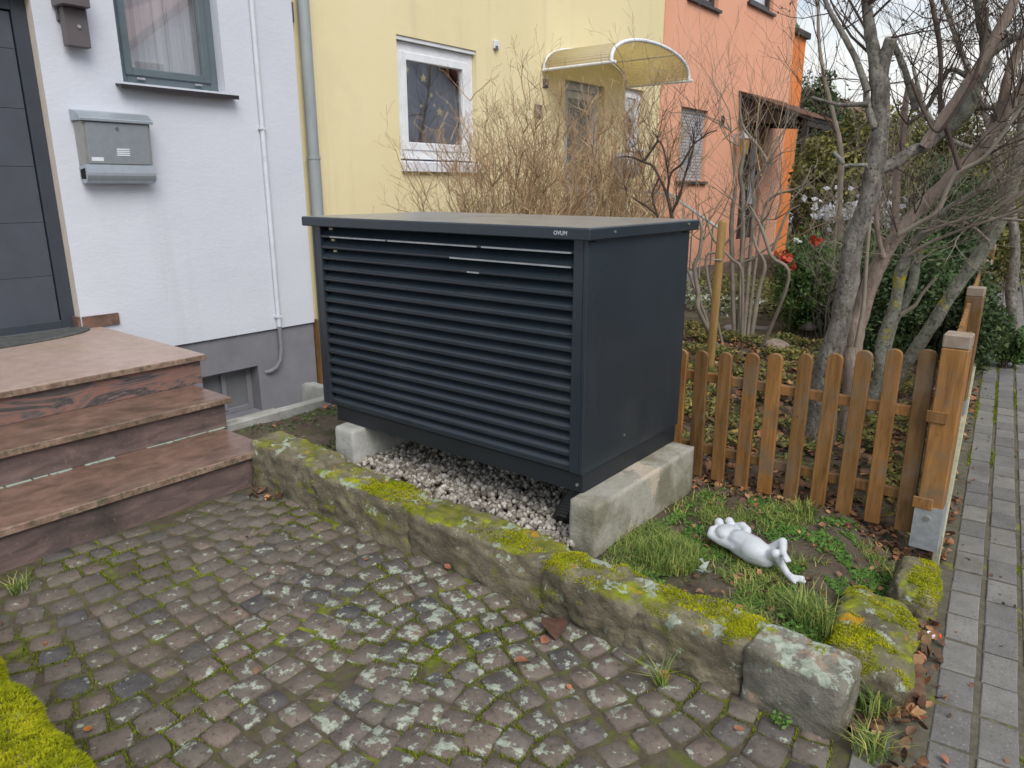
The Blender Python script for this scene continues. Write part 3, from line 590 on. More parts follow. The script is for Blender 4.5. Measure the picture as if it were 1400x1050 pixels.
MB().box(-5.92, -5.88, OD[0], OD[1], OD[2], OD[3]).build('door', m_darkw, orr)
box('floor_band', flat('white door side light', (.6,.6,.62), .5), orr, -5.875, -5.86, 15.1, 15.4, 1.2, 2.5)
# porch
po = thing('porch', (0,0,0), 'dark timber porch with brown tiled lean-to roof on the orange house', 'porch')
PX0, PX1, PZ0, PZ1, PY0, PY1 = -5.775, -4.45, 3.32, 2.80, 14.02, 15.95
rfp = MB().prism([(PX0, PZ0-.10), (PX1, PZ1-.10), (PX1, PZ1-.05), (PX0, PZ0-.05)], 1, PY0, PY1).build('porch_roof', m_darkw, po)
for i in range(6):
    for k in range(9):
        t0, t1 = i/6, (i+1)/6+.03; y = PY0+k*(PY1-PY0)/9
        x0, x1, z0, z1 = PX0+(PX1-PX0)*t0, PX0+(PX1-PX0)*t1, PZ0+(PZ1-PZ0)*t0, PZ0+(PZ1-PZ0)*t1
        wkeep(MB().prism([(x0, z0-.045), (x1, z1-.03), (x1, z1-.005), (x0, z0-.03)], 1, y+.004, y+(PY1-PY0)/9-.004).build('roof_tile', m_tile, None), rfp)
for yy in (PY0+.12, PY1-.12):
    MB().box(PX1-.12, PX1-.03, yy-.045, yy+.045, .2, PZ1-.07).build('post', m_darkw, po)
MB().box(PX1-.13, PX1-.02, PY0+.05, PY1-.05, PZ1-.2, PZ1-.105).build('beam', m_darkw, po)
for k in range(3):
    y = PY0+.12 if k == 0 else (PY1-.12 if k == 1 else (PY0+PY1)/2)
    MB().add([(PX0,y-.03,PZ0-.6),(PX0,y+.03,PZ0-.6),(PX0,y+.03,PZ0-.11),(PX0,y-.03,PZ0-.11),(PX1-.1,y-.03,PZ1-.16),(PX1-.1,y+.03,PZ1-.16)], [(0,1,2,3),(0,3,4),(1,5,2),(3,2,5,4),(0,4,5,1)]).build('bracket', m_darkw, po)
rl = thing('stair_railing', (0,0,0), 'black metal railing beside the porch of the orange house', 'railing')
MB().box(PX1-.09, PX1-.05, PY0+.2, PY1-.2, 1.25, 1.30).box(PX1-.09, PX1-.05, PY0+.2, PY1-.2, .45, .49).build('rail', m_darkw, rl)
for k in range(10):
    y = PY0+.25+k*.16; MB().box(PX1-.08, PX1-.06, y-.01, y+.01, .49, 1.25).build('bar', m_darkw, rl)
# wall lantern on the orange house
ln = thing('wall_lantern', (-5.78, 13.95, 2.4), 'ornate wall lantern hanging left of the orange house porch', 'lantern')
MB().box(-5.779, -5.74, 13.92, 13.98, 2.36, 2.52).build('wall_plate', m_galv, ln)
MB().tube([(-5.74,13.95,2.48),(-5.62,13.95,2.56),(-5.56,13.95,2.50)], .015, 6).build('arm', m_galv, ln, smooth=True)
MB().tube([(-5.56,13.95,2.5),(-5.56,13.95,2.42),(-5.56,13.95,2.40),(-5.56,13.95,2.14),(-5.56,13.95,2.1)], [.02,.12,.10,.07,.03], 6).build('lamp_body', flat('amber lantern glass', (.35,.2,.05), .3), ln)
MB().tube([(-5.56,13.95,2.42),(-5.56,13.95,2.52)], [.14,.02], 6).build('hood', m_galv, ln)
# the orange block standing behind, with a copper finial
ob = thing('orange_gable', (0,0,0), 'deep orange house corner with a dark finial beyond the salmon house', 'house')
r_ = ray(1103, 46); pt = CAMP+r_*(-5.78/r_.x)
MB().box(-9, -5.78, 16.752, pt.y, -.1, pt.z-.12).build('wall', m_orange2, ob); MB().box(-9.1, -5.70, 16.752, pt.y+.06, pt.z-.12, pt.z).build('coping', m_darkw, ob)
MB().tube([(-5.9,pt.y-.5,pt.z),(-5.9,pt.y-.5,pt.z+.08),(-5.9,pt.y-.5,pt.z+.15),(-5.9,pt.y-.5,pt.z+.45)], [.14,.12,.05,.01], 8).build('finial', flat('verdigris', (.06,.13,.09), .6), ob)
# brown roofs beyond
rb = thing('distant_house', (0,0,0), 'distant house with a steep brown roof sloping behind the tree', 'house')
p1 = aty(1110, 118, 34); p2 = aty(1215, 205, 34)
MB().prism([(p1.x-3.0, p1.z-2.6), (p1.x-.2, p1.z), (p2.x, p2.z-.4), (p2.x, p2.z-.6), (p1.x-.2, p1.z-.3), (p1.x-3.0, p1.z-2.9)], 1, 34, 44).build('roof', m_tile, rb)
MB().prism([(p1.x-2.7, -.1), (p2.x-.3, -.1), (p2.x-.3, p2.z-.5), (p1.x-.2, p1.z-.4), (p1.x-2.7, p1.z-2.7)], 1, 34.3, 43).build('wall', m_white, rb)
rb2 = thing('distant_house', (0,0,0), 'distant low pale house seen at the far end of the pavement', 'house')
MB().box(-4, 4, 46, 54, -.1, 3.4).build('wall', m_reveal, rb2); MB().prism([(-4.5, 3.2), (4.5, 3.2), (0, 5.2)], 1, 45.5, 54.5).build('roof', m_tile, rb2)
# far white garden wall glimpsed through the bushes
pw0, pw1 = aty(1128, 256, 10.4), aty(1262, 306, 10.4)

# ------------------------------------------------------------------ things on the facades
cn = thing('door_canopy', (-5.8, 8.85, 2.98), 'arched amber plastic canopy with white rim over yellow house door', 'canopy')
def arc(n=40): return [(8.86-1.02*math.cos(math.pi*i/n), 2.96+.33*math.sin(math.pi*i/n)**.8) for i in range(n+1)]
A = arc(); mb = MB()
for i in range(40):
    (y0, z0), (y1, z1) = A[i], A[i+1]
    mb.add([(-5.79,y0,z0),(-4.8,y0,z0),(-4.8,y1,z1),(-5.79,y1,z1)], [(0,1,2,3)])
o = mb.build('canopy_sheet', m_poly, cn, smooth=True); sm = o.modifiers.new('thickness', 'SOLIDIFY'); sm.thickness = .006
MB().tube([(-4.8, y, z) for y, z in A], .023, 8).build('front_rim', m_pvc, cn, smooth=True)
MB().tube([(-5.77, y, z) for y, z in A], .015, 8).build('wall_rim', m_pvc, cn, smooth=True)
for y, z in (A[0], A[-1]): MB().tube([(-5.79, y, z-.01), (-4.74, y, z-.01)], .018, 8).build('gutter', m_pvc, cn, smooth=True)
for y, z in (A[12], A[28]): MB().tube([(-5.79, y, z-.012), (-4.8, y, z-.012)], .010, 6).build('stay', m_pvc, cn, smooth=True)
# mailbox of the white house
mb_ = thing('mailbox', (-5.7, 2.5, 1.57), 'stainless steel mailbox with rounded newspaper tube on white wall', 'mailbox')
y0, y1 = 2.235, 2.725
MB().prism([(-5.698, 1.69), (-5.60, 1.69), (-5.585, 1.70), (-5.565, 1.985), (-5.698, 1.985)], 1, y0+.012, y1-.012).build('body', m_steeld, mb_, .003)
MB().prism([(-5.584, 1.705), (-5.578, 1.705), (-5.556, 1.98), (-5.562, 1.98)], 1, y0+.035, y1-.03).build('front_door', m_steelbox, mb_, .002)
MB().prism([(-5.698, 2.065), (-5.60, 2.05), (-5.538, 2.005), (-5.538, 1.985), (-5.698, 1.99)], 1, y0-.004, y1+.004).build('lid', m_steelbox, mb_, .003)
pr = [(-5.698, 1.686), (-5.584, 1.70)]+[(-5.635+.062*math.cos(t), 1.632-.062*math.sin(t)*1.0) for t in [math.pi*k/10-.2 for k in range(10)]]+[(-5.698, 1.60)]
MB().prism(pr, 1, y0+.008, y1-.002).build('newspaper_tube', m_steelbox, mb_, smooth=False)
MB().prism([(-5.683,1.665),(-5.60,1.675),(-5.60,1.60),(-5.683,1.60)], 1, y0+.0075, y0+.02).build('tube_opening', m_black, mb_)
MB().tube([(-5.562, 2.475, 1.945), (-5.55, 2.475, 1.945)], .010, 10).build('lock', m_rubber, mb_)
def on_door(u0, u1, z0, z1, name, mat):      # flat print on the sloping front
    X = lambda z: -5.5765+(z-1.705)*.08
    return MB().add([(X(z0), u0, z0), (X(z0), u1, z0), (X(z1), u1, z1), (X(z1), u0, z1)], [(0,1,2,3)]).build(name, mat, mb_)
on_door(2.285, 2.365, 1.722, 1.748, 'name_sticker', m_stick)
for i in range(4): on_door(2.46, 2.55, 1.762+i*.0135, 1.770+i*.0135, 'sticker_line', m_stick)
# wall lamp
wl = thing('wall_lamp', (-5.7, 2.33, 2.5), 'dark square wall lamp beside the front door, above the mailbox', 'lamp')
MB().box(-5.699, -5.67, 2.24, 2.42, 2.62, 2.86).build('wall_plate', m_lamp, wl, .003)
MB().box(-5.69, -5.53, 2.22, 2.40, 2.70, 2.88).build('housing', m_lamp, wl, .004)
MB().box(-5.669, -5.60, 2.25, 2.40, 2.46, 2.699).build('lower_housing', m_lamp, wl, .004)
MB().tube([(-5.60, 2.335, 2.585), (-5.59, 2.335, 2.585)], .012, 10).build('screw', m_screw, wl)
# conduit down the white wall
cp = thing('conduit', (-5.68, 3.72, 0), 'thin white painted pipe running down the white wall into the plinth', 'pipe')
MB().tube([(-5.675, 3.72, 7.0), (-5.675, 3.72, .33)], .020, 10).build('pipe', m_pipew, cp, smooth=True)
MB().tube([(-5.675, 3.72, .33), (-5.675, 3.72, .12), (-5.675, 3.70, .02), (-5.68, 3.66, -.04), (-5.70, 3.60, -.07), (-5.73, 3.57, -.075)], .019, 10).build('pipe_bend', m_pipeg, cp, smooth=True)
for zz in (.42, 2.02, 3.6): MB().box(-5.70, -5.652, 3.69, 3.75, zz-.008, zz+.008).build('clip', m_pipew, cp)
# downpipe
dp = thing('downpipe', (-5.7, 4.24, 0), 'grey zinc downpipe at the joint of white and yellow houses', 'pipe')
MB().tube([(-5.72, 4.255, 7.0), (-5.72, 4.255, 1.75)], .052, 16).build('upper_pipe', m_zinc, dp, smooth=True)
MB().tube([(-5.72, 4.255, 1.80), (-5.72, 4.255, -.4)], .057, 16).build('lower_pipe', m_zinc, dp, smooth=True)
for zz in (1.80, 3.3): MB().tube([(-5.72, 4.255, zz-.012), (-5.72, 4.255, zz+.012)], .061, 16).build('pipe_clamp', m_zinc, dp)
tag(box('wall_box', m_lamp, None, -5.799, -5.76, 4.13, 4.185, 2.92, 3.08, .004), 'small dark box on the yellow wall left of the downpipe', 'box')
tag(box('corner_board', m_wood, None, -5.79, -5.66, 4.135, 4.17, -.35, .33, .003), 'orange stained wooden board at foot of the white house corner', 'board')
so = thing('outdoor_socket', (-5.8, 7.1, 3.0), 'small white socket high on yellow wall right of the big window', 'socket')
pp = Vector((-5.8, 0, 0)); r_ = ray(677, 62); q = CAMP+r_*((-5.8)/r_.x)
MB().box(-5.799, -5.77, q.y-.045, q.y+.045, q.z-.04, q.z+.05).build('housing', m_pvcs, so, .006); MB().box(-5.769, -5.762, q.y-.03, q.y+.01, q.z-.055, q.z-.01).build('flap', m_rubber, so)
for (px_, py_, s_, lab, nm) in ((735, 152, .075, 'small square grey doorbell plate left of the yellow house door', 'doorbell_plate'), (745, 114, .05, 'small grey plaque under the left end of the canopy', 'wall_plaque')):
    r_ = ray(px_, py_); q = CAMP+r_*((-5.8)/r_.x)
    t = thing(nm, (-5.8, q.y, q.z), lab, 'plate'); MB().box(-5.799, -5.775, q.y-s_, q.y+s_, q.z-s_, q.z+s_).build('plate', m_lamp, t, .005)
    MB().box(-5.774, -5.768, q.y-s_*.4, q.y+s_*.4, q.z-s_*.4, q.z+s_*.1).build('button', m_galv, t)
hb = thing('hook', (-5.78, 13.2, 2.6), 'small dark fitting on the orange wall between window and lantern', 'fitting')
r_ = ray(987, 163); q = CAMP+r_*((-5.78)/r_.x); MB().box(-5.779, -5.74, q.y-.03, q.y+.03, q.z-.1, q.z+.06).build('fitting_body', m_darkw, hb); MB().tube([(-5.74, q.y, q.z+.04), (-5.70, q.y, q.z-.02)], .01, 6).build('lever', m_darkw, hb)
# railing and steel box at the yellow steps
yr = thing('hand_railing', (0,0,0), 'pale metal hand railing at steps of the yellow house', 'railing')
def P3(px_, py_, Y): return aty(px_, py_, Y)
a0 = Vector((-4.95, 9.78, 1.45)); a1 = Vector((-4.1, 9.78, .95))
MB().tube([Vector((-5.7, 9.78, 1.5)), a0, a1], .022, 8).build('handrail', m_galv, yr, smooth=True)
for k in range(11):
    x_ = -5.65+k*.155; zt = 1.49 if x_ < -4.95 else 1.45-(x_+4.95)*.59
    MB().tube([(x_, 9.78, .1), (x_, 9.78, zt)], .010, 6).build('baluster', m_rubber if k % 2 else m_galv, yr)
r_ = ray(853, 228); q = r_*(9.6/r_.y)+CAMP
yb = thing('small_mailbox', q, 'rounded silver mailbox with white top beside yellow house door', 'mailbox')
MB().tube([q+Vector((0,-.17,-.02)), q+Vector((0,.17,-.02))], .16, 14).build('body', m_steelbox, yb, smooth=True)
MB().tube([q+Vector((.02,-.16,.08)), q+Vector((.02,.16,.08))], .12, 12).build('top', m_pvcs, yb, smooth=True)
MB().box(q.x-.03, q.x+.03, q.y-.03, q.y+.03, .1, q.z-.1).build('stand', m_galv, yb)
# white potted figure on the small sill
r_ = ray(864, 195); q = CAMP+r_*((-5.72)/r_.x)
bl = MB()
sn = link('sill_ornament', None) if False else None
def blob(name, mat, parent, c, rads, seed=0, amp=.12, lv=3):
    bm = bmesh.new(); bmesh.ops.create_icosphere(bm, subdivisions=lv, radius=1)
    for v in bm.verts:
        k = 1+amp*noise.fractal(v.co*1.7+Vector((seed, 0, 0)), 1, 2, 3); v.co = Vector((c[0]+v.co.x*rads[0]*k, c[1]+v.co.y*rads[1]*k, c[2]+v.co.z*rads[2]*k))
    me = bpy.data.meshes.new(name); bm.to_mesh(me); bm.free(); me.polygons.foreach_set('use_smooth', [True]*len(me.polygons))
    o = link(name, me, mat)
    if parent is not None: keep(o, parent)
    return o
t = thing('sill_bird', (q.x, q.y, W2[2]), 'round white ornament standing on the small window sill of the yellow house', 'ornament')
blob('body', m_pvcs, t, (-5.77, q.y, W2[2]+.09), (.05, .09, .09), 3); blob('head', m_pvcs, t, (-5.76, q.y-.08, W2[2]+.16), (.04, .05, .05), 5)

# ------------------------------------------------------------------ granite staircase
stc = thing('staircase', (-4.4, 0, 0), 'worn reddish granite front steps leading up to the dark front door', 'steps')
def step(x0, x1, z0, z1, ye_, mr, mt, ns=.03, tt=.035):
    # riser slab, end slab, tread slab with a nosing strip
    MB().box(x1-ns-.03, x1-ns, -1.5, ye_-ns, z0, z1-tt-.001).build('riser', mr, stc, .002)
    MB().box(x0, x1-ns-.031, ye_-ns-.03, ye_-ns, z0, z1-tt-.001).build('side_riser', mr, stc, .002)
    MB().box(x0, x1-.012, -1.5, ye_-.001, z1-tt, z1).build('tread', mt, stc, .003)
    MB().box(x1-.0119, x1, -1.5, ye_, z1-tt+.001, z1-.001).build('nosing', m_edge, stc, .003)
step(-3.86, -3.33, -.03, .19, 2.075, m_granr, m_gran)
step(-4.28, -3.80, .1905, .37, 2.135, m_granr, m_gran)
step(-5.698, -4.20, .3705, .55, 2.225, m_grans, m_granl)
MB().box(-5.694, -4.35, -1.4, 2.10, -.5, .34).build('core', m_conc, stc)
# flaking paint at the foot of the second riser
fl = MB(); y = -.6
while y < 2.05:
    ln = rr.uniform(.02, .12)
    if (y < 1.25 or y > 1.62) or rr.random() < .35:
        wd = rr.uniform(.008, .022); pr = [(-3.832+wd*rr.uniform(.7, 1.2), y+ln*t_) for t_ in (0, .3, .6, 1)]
        fl.prism([(-3.836, y)]+pr+[(-3.836, y+ln)], 2, .1905, .1935)
    y += ln+rr.uniform(0, .012)
fl.build('paint_flakes', m_mint, stc)['kind'] = 'stuff'
# skirting of granite beside the door
MB().box(-5.699, -5.680, 2.105, 2.36, .551, .635).build('skirting', m_gran, stc, .002)
MB().box(-5.86, -5.7, 2.079, 2.0985, .551, .635).build('skirting', m_gran, stc, .002)
mt = MB(); pr = [(-5.74, .55)]; n = 22
for i in range(n+1): t_ = math.pi*i/n; pr.append((-5.73+.36*math.sin(t_)**.75, 1.36-.78*math.cos(t_)))
mo = tag(mt.prism(pr[1:], 2, .5512, .563).build('door_mat', m_mat, None, .002), 'half round slate coloured mat in front of the dark front door', 'door mat')

# ------------------------------------------------------------------ heat pump housing
hp = thing('heat_pump_housing', (-2.3, 2.7, .34), 'large anthracite louvred heat pump housing standing on two concrete blocks', 'heat pump')
X0, X1, Y0, Y1, ZB, ZT = -3.115, -1.465, 2.275, 3.12, .435, 1.372
def hpb(name, mat, *a, bevel=.003): return box(name, mat, hp, *a, bevel=bevel)
hpb('side_panel', m_anth, X1-.02, X1, Y0, Y1, ZB, ZT)
hpb('side_panel', m_anth, X0, X0+.02, Y0, Y1, ZB, ZT)
hpb('back_panel', m_anth, X0+.021, X1-.021, Y1-.02, Y1, ZB, ZT)
hpb('corner_frame', m_anth, X1-.065, X1-.0205, Y0, Y0+.03, ZB, ZT)
hpb('corner_frame', m_anth, X0+.0205, X0+.065, Y0, Y0+.03, ZB, ZT)
hpb('top_rail', m_anth, X0+.066, X1-.066, Y0, Y0+.03, ZT-.012, ZT)
hpb('plinth', m_anthd, X0+.09, X1-.003, Y0+.014, Y1-.02, .352, ZB-.003)
hpb('bottom_rail', m_anthd, X0+.066, X1-.066, Y0+.004, Y0+.05, ZB, ZB+.012)
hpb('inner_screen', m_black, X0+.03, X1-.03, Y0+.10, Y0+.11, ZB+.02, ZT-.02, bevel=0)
nl = 17; pitch = (ZT-.012-ZB-.012)/nl
for i in range(nl):
    z0 = ZB+.012+i*pitch
    pr = [(Y0+.004, z0+.004), (Y0+.006, z0-.001+.0), (Y0+.012, z0+.0015), (Y0+.052, z0+.050), (Y0+.049, z0+.052), (Y0+.010, z0+.012), (Y0+.004, z0+.010)]
    MB().prism(pr, 0, X0+.066, X1-.066).build('louvre', m_anth, hp)
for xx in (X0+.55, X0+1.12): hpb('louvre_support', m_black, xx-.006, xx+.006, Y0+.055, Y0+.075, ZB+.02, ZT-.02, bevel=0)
# lid
LX0, LX1, LY0, LY1 = -3.155, -1.44, 2.245, 3.16
hpb('lid', m_anth, LX0, LX1, LY0, LY1, 1.360, 1.4045, bevel=.004)
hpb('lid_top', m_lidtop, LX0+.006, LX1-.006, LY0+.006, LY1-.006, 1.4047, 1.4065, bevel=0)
for (xx, yy, zz, ax) in ((LX1, 2.42, 1.385, 'x'), (LX1, 3.05, 1.39, 'x'), (X1, 2.60, .52, 'x')):
    MB().tube([(xx-.002, yy, zz), (xx+.003, yy, zz)], .005, 8).build('screw', m_screw, hp)
MB().tube([(X1-.03, Y0+.015, .385), (X1-.03, Y0+.009, .385)], .006, 8).build('screw', m_screw, hp)
for yy in (2.30, 3.06): MB().box(X1+.0005, X1+.004, yy-.02, yy+.02, 1.352, 1.359).build('lid_clip', m_black, hp)
# three pale yellow slips added for bright gaps seen through the top louvres
for i in range(3): MB().box(X0+.10+.012*i, X0+.125+.012*i, Y0+.030, Y0+.034, ZT-.030-pitch*i, ZT-.020-pitch*i).build('gap_glimpse', flat('pale yellow gap light', (.6,.55,.3), .5), hp)
for x0_, x1_, i in ((X0+.14, X0+.55, 0), (X0+.56, X0+1.11, 0), (X0+1.13, X1-.07, 0), (X0+.95, X1-.07, 1), (X0+1.05, X0+1.12, 2)):  # thin pale strips added for the light caught along the top louvres
    z_ = ZB+.012+(nl-1-i)*pitch+.004; MB().box(x0_, x1_-.006, Y0-.0012, Y0+.0035, z_-.003, z_+.003).build('louvre_glint', m_galv, hp)
# lettering at the right end of the lid front
fc = bpy.data.curves.new('logo', 'FONT'); fc.body = 'OVUM'; fc.size = .021; fc.extrude = .0004; fc.offset = .0006; fc.space_character = 1.02
fo = bpy.data.objects.new('logo', fc); COL.objects.link(fo); fo.rotation_euler = (math.pi/2, 0, 0); fo.location = (-1.60, LY0-.0006, 1.377)
bpy.context.view_layer.update()
dg = bpy.context.evaluated_depsgraph_get(); me = bpy.data.meshes.new_from_object(fo.evaluated_get(dg)); me.transform(fo.matrix_world); bpy.data.objects.remove(fo)
me.materials.clear(); o = link('logo', me, m_logo); keep(o, hp)
# hose under the housing
hs = thing('drain_hose', (-1.62, 2.5, .13), 'black corrugated hose in the gravel behind the right concrete block', 'hose')
pts = [(-1.60-.06*math.sin(k*.25), 2.34+.03*k, .165+.09*math.sin(k*.16)) for k in range(18)]
MB().tube([Vector(pts[0])+(Vector(pts[-1])-Vector(pts[0]))*(k/70) + Vector((-.05*math.sin(k/70*3.1), 0, .07*math.sin(k/70*3.1))) for k in range(71)], [.052 if k % 2 else .044 for k in range(71)], 12).build('corrugated_hose', flat('black plastic', (.012,.012,.013), .4), hs, smooth=False)
# concrete blocks
def rock(name, mat, parent, c, size, rotz=0, cuts=9, k=8, amp=.012, seed=0, fr=6, tilt=(0,0)):
    bm = bmesh.new(); bmesh.ops.create_cube(bm, size=2)
    nx = [max(2, int(cuts*s/max(size))) for s in size]
    bmesh.ops.subdivide_edges(bm, edges=bm.edges[:], cuts=cuts, use_grid_fill=True)
    S = Vector(size)/2; Rm = Euler((tilt[0], tilt[1], rotz)).to_matrix()
    for v in bm.verts:
        p = v.co.copy(); kx = k
        nrm = (abs(p.x)**kx+abs(p.y)**kx+abs(p.z)**kx)**(1/kx); p = p/nrm
        q = Vector((p.x*S.x, p.y*S.y, p.z*S.z)); w_ = q+Vector((seed*3.1, seed*1.7, 0))
        d = amp*(noise.fractal(w_*fr, 1, 2, 5)+.5*noise.fractal(w_*fr*4, 1, 2, 3)-.35*abs(noise.noise(w_*fr*2.3)))
        q += Vector((q.x/S.x, q.y/S.y, q.z/S.z)).normalized()*d*1.2
        v.co = Rm @ q+Vector(c)
    me = bpy.data.meshes.new(name); bm.to_mesh(me); bm.free(); me.polygons.foreach_set('use_smooth', [True]*len(me.polygons))
    o = link(name, me, mat)
    if parent is not None: keep(o, parent)
    return o
o = rock('concrete_block', m_conc, None, (-1.418, 2.652, .165), (.125, .88, .378), 0, 16, 60, .0022, 1, 6); tag(o, 'stained concrete block carrying the right end of the housing', 'concrete block', 'concrete blocks under the housing')
o = rock('concrete_block', m_concl, None, (-2.885, 2.652, .165), (.15, .88, .372), 0, 16, 50, .0025, 2, 6); tag(o, 'pale concrete block carrying the left end of the housing', 'concrete block', 'concrete blocks under the housing')
# gravel: pebbles under the housing
P = []; 
while len(P) < 5200:
    x_, y_ = rr.uniform(-2.93, -1.45), rr.uniform(2.08, 3.0)
    if y_ < 2.14 and rr.random() < .5: continue
    P.append((x_, y_, gz(x_, y_)+rr.uniform(.0, .018)+(.02 if 2.2 < y_ else .0)))
bm = bmesh.new(); bmesh.ops.create_icosphere(bm, subdivisions=1, radius=1); IV = np.array([v.co[:] for v in bm.verts]); IF = np.array([[v.index for v in f.verts] for f in bm.faces]); bm.free()
def pebbles(P, s0, s1):
    V, F = [], []
    for i, p in enumerate(P):
        s = rng.uniform(s0, s1)*rng.uniform(.8, 1.2); ax = np.array([1, rng.uniform(.6, 1), rng.uniform(.5, .8)])*s
        A_ = np.array(Euler(rng.uniform(0, 6.28, 3)*np.array([.3, .3, 1])).to_matrix())
        V.append((IV*ax*(1+rng.uniform(-.12, .12, (len(IV), 1)))) @ A_.T+np.array(p)); F.append(IF+i*len(IV))
    return np.concatenate(V), np.concatenate(F)
o = nobj('gravel', pebbles(P, .010, .021), m_gravel, label='light mixed gravel bed under the heat pump housing', cat='gravel')
o.data.polygons.foreach_set('use_smooth', [True]*len(o.data.polygons))

# ------------------------------------------------------------------ garden walls of old stone
def sample_top(objs, n, zmin=.35, dens=None):
    """random points with normals on upward faces of static meshes"""
    Ps, Ns = [], []
    for o in objs:
        me = o.data; nf = len(me.polygons); c = np.zeros(nf*3); me.polygons.foreach_get('center', c); c = c.reshape(-1, 3)
        nn = np.zeros(nf*3); me.polygons.foreach_get('normal', nn); nn = nn.reshape(-1, 3); ar = np.zeros(nf); me.polygons.foreach_get('area', ar)
        co = np.zeros(len(me.vertices)*3); me.vertices.foreach_get('co', co); co = co.reshape(-1, 3)
        idx = [list(p.vertices) for p in me.polygons]
        ok = nn[:, 2] > zmin; w_ = np.where(ok, ar, 0)
        if w_.sum() == 0: continue
        k = rng.choice(nf, int(n*w_.sum()/.1), p=w_/w_.sum())
        for f in k:
            q = co[idx[f]]; t_ = rng.dirichlet(np.ones(len(q))); Ps.append(t_ @ q); Ns.append(nn[f])
    Ps, Ns = np.array(Ps), np.array(Ns)
    if dens is not None and len(Ps):
        m = np.array([dens(p) for p in Ps]); Ps, Ns = Ps[m], Ns[m]
    return Ps, Ns
sw = thing('stone_wall', (-1.8, 2.05, 0), 'low mossy sandstone border wall between cobbled yard and heat pump', 'stone wall')
segs = [(-3.36, -2.80, .262, .25, 0), (-2.805, -2.16, .232, .22, 0), (-2.165, -1.40, .208, .20, 0), (-1.41, -1.06, .205, .185, 1), (-1.07, -.655, .19, .185, 0)]
stones = []
for i, (x0, x1, z0, z1, _) in enumerate(segs):
    hz = (z0+z1)/2
    dy = (0, .0, .01, -.005, .01)[i]
    o = rock('wall_stone', m_stone, sw, ((x0+x1)/2, 2.052+dy, hz/2-.045), (x1-x0+.02, .20, hz+.075), rr.uniform(-.015, .015), 22, (16, 14, 16, 10, 12)[i], (.014, .016, .016, .02, .017)[i], i*5+2, 5, (.0, (z0-z1)/(x1-x0)))
    stones.append(o)
o = rock('wall_stone', m_stoneg, sw, (-.503, 2.04, .062), (.30, .18, .262), -.03, 20, 12, .006, 41, 7, (.05, .03)); o['label'] = 'squared grey end stone'; stones.append(o)
def mossd(p):
    x_, y_, z_ = p; v = noise.fractal(Vector((x_*3.2, y_*5, 2)), 1, 2, 4)
    g_ = .0
    for cx, r_, a_ in ((-2.62, .22, .65), (-2.38, .18, .7), (-2.15, .14, .6), (-1.66, .09, .7), (-1.37, .10, .85), (-1.2, .12, .7), (-.98, .16, .5), (-.70, .05, .9), (-.82, .1, .35)):
        g_ += a_*max(0, 1-abs(x_-cx)/r_)
    return v*.7+g_*.55+.12*noise.noise(Vector((x_*40, y_*40, 0))) > .24+rr.random()*.3
Ps, Ns = sample_top(stones, 16000, .35, mossd)
nobj('moss', blades(Ps-Ns*.002, .0075, .0035, .9, Ns), m_moss, sw)
# the stones at the pavement corner
c1 = Vector((-.385, 2.40, .06)); s1 = rock('mossy_stone', m_stone, None, c1, (.255, .50, .20), .12, 20, 4.5, .018, 77, 5, (.03, .12)); tag(s1, 'larger mossy stone at pavement corner, nearest the grey end stone', 'stone')
s2 = rock('mossy_stone', m_stone, None, (-.335, 2.86, .05), (.16, .30, .19), .15, 16, 4, .016, 91, 6, (.05, .1)); tag(s2, 'smaller mossy stone by the pavement between the larger stone and fence post', 'stone')
for s_, f_ in ((s1, lambda p: noise.fractal(Vector((p[0]*6, p[1]*9, 4)), 1, 2, 4)+.45*max(0, 1-abs(p[1]-2.52)/.09)+.35*max(0, 1-abs(p[0]+.42)/.1)*(p[1] < 2.4) > .08+rr.random()*.24),
               (s2, lambda p: noise.fractal(Vector((p[0]*6, p[1]*9, 8)), 1, 2, 4)+.5*max(0, (p[0]+.36)/.05) > .02+rr.random()*.24)):
    Ps, Ns = sample_top([s_], 15000, .25, f_); o = nobj('moss', blades(Ps-Ns*.002, .008, .0035, .9, Ns), m_moss); o.parent = s_
# near border, thick with moss
nw = thing('stone_border', (-2.3, .35, 0), 'moss covered stone border in the near left corner of the yard', 'stone wall')
o1 = rock('wall_stone', m_stone, nw, (-2.62, .335, .10), (.82, .30, .29), .0, 22, 7, .012, 51, 5); o2 = rock('wall_stone', m_stone, nw, (-1.78, .325, .10), (.86, .31, .30), .0, 24, 7, .014, 57, 5)
o3 = rock('wall_stone', m_stone, nw, (-.92, .32, .10), (.84, .3, .29), .0, 16, 7, .014, 63, 5)
Ps, Ns = sample_top([o1, o2, o3], 26000, .0, lambda p: noise.fractal(Vector((p[0]*4, p[1]*6, p[2]*4)), 1, 2, 4) > -.42 and p[2] > .07)
Ps = Ps+Ns*(.008*np.array([noise.fractal(Vector(p)*14, 1, 2, 3) for p in Ps]))[:, None]
nobj('moss', blades(Ps, .009, .003, .9, Ns), m_moss, nw)
# kerb of the light well and its end wall
kb = thing('light_well_kerb', (0,0,0), 'pale concrete kerb round the light well beside the granite steps', 'kerb')
MB().box(-3.935, -3.865, 2.12, 3.25, -.5, .185).build('kerb_side', m_concl, kb, .006)
rock('kerb_end', m_concl, kb, (-4.10, 2.98, -.09), (.36, .08, .60), .1, 10, 14, .01, 3, 6)
tag(MB().prism([(-3.866, 3.0), (-3.866, 4.62), (-4.35, 4.62), (-4.0, 3.05)], 2, -.55, .11).build('side_bed_soil', m_soil), kind='structure')

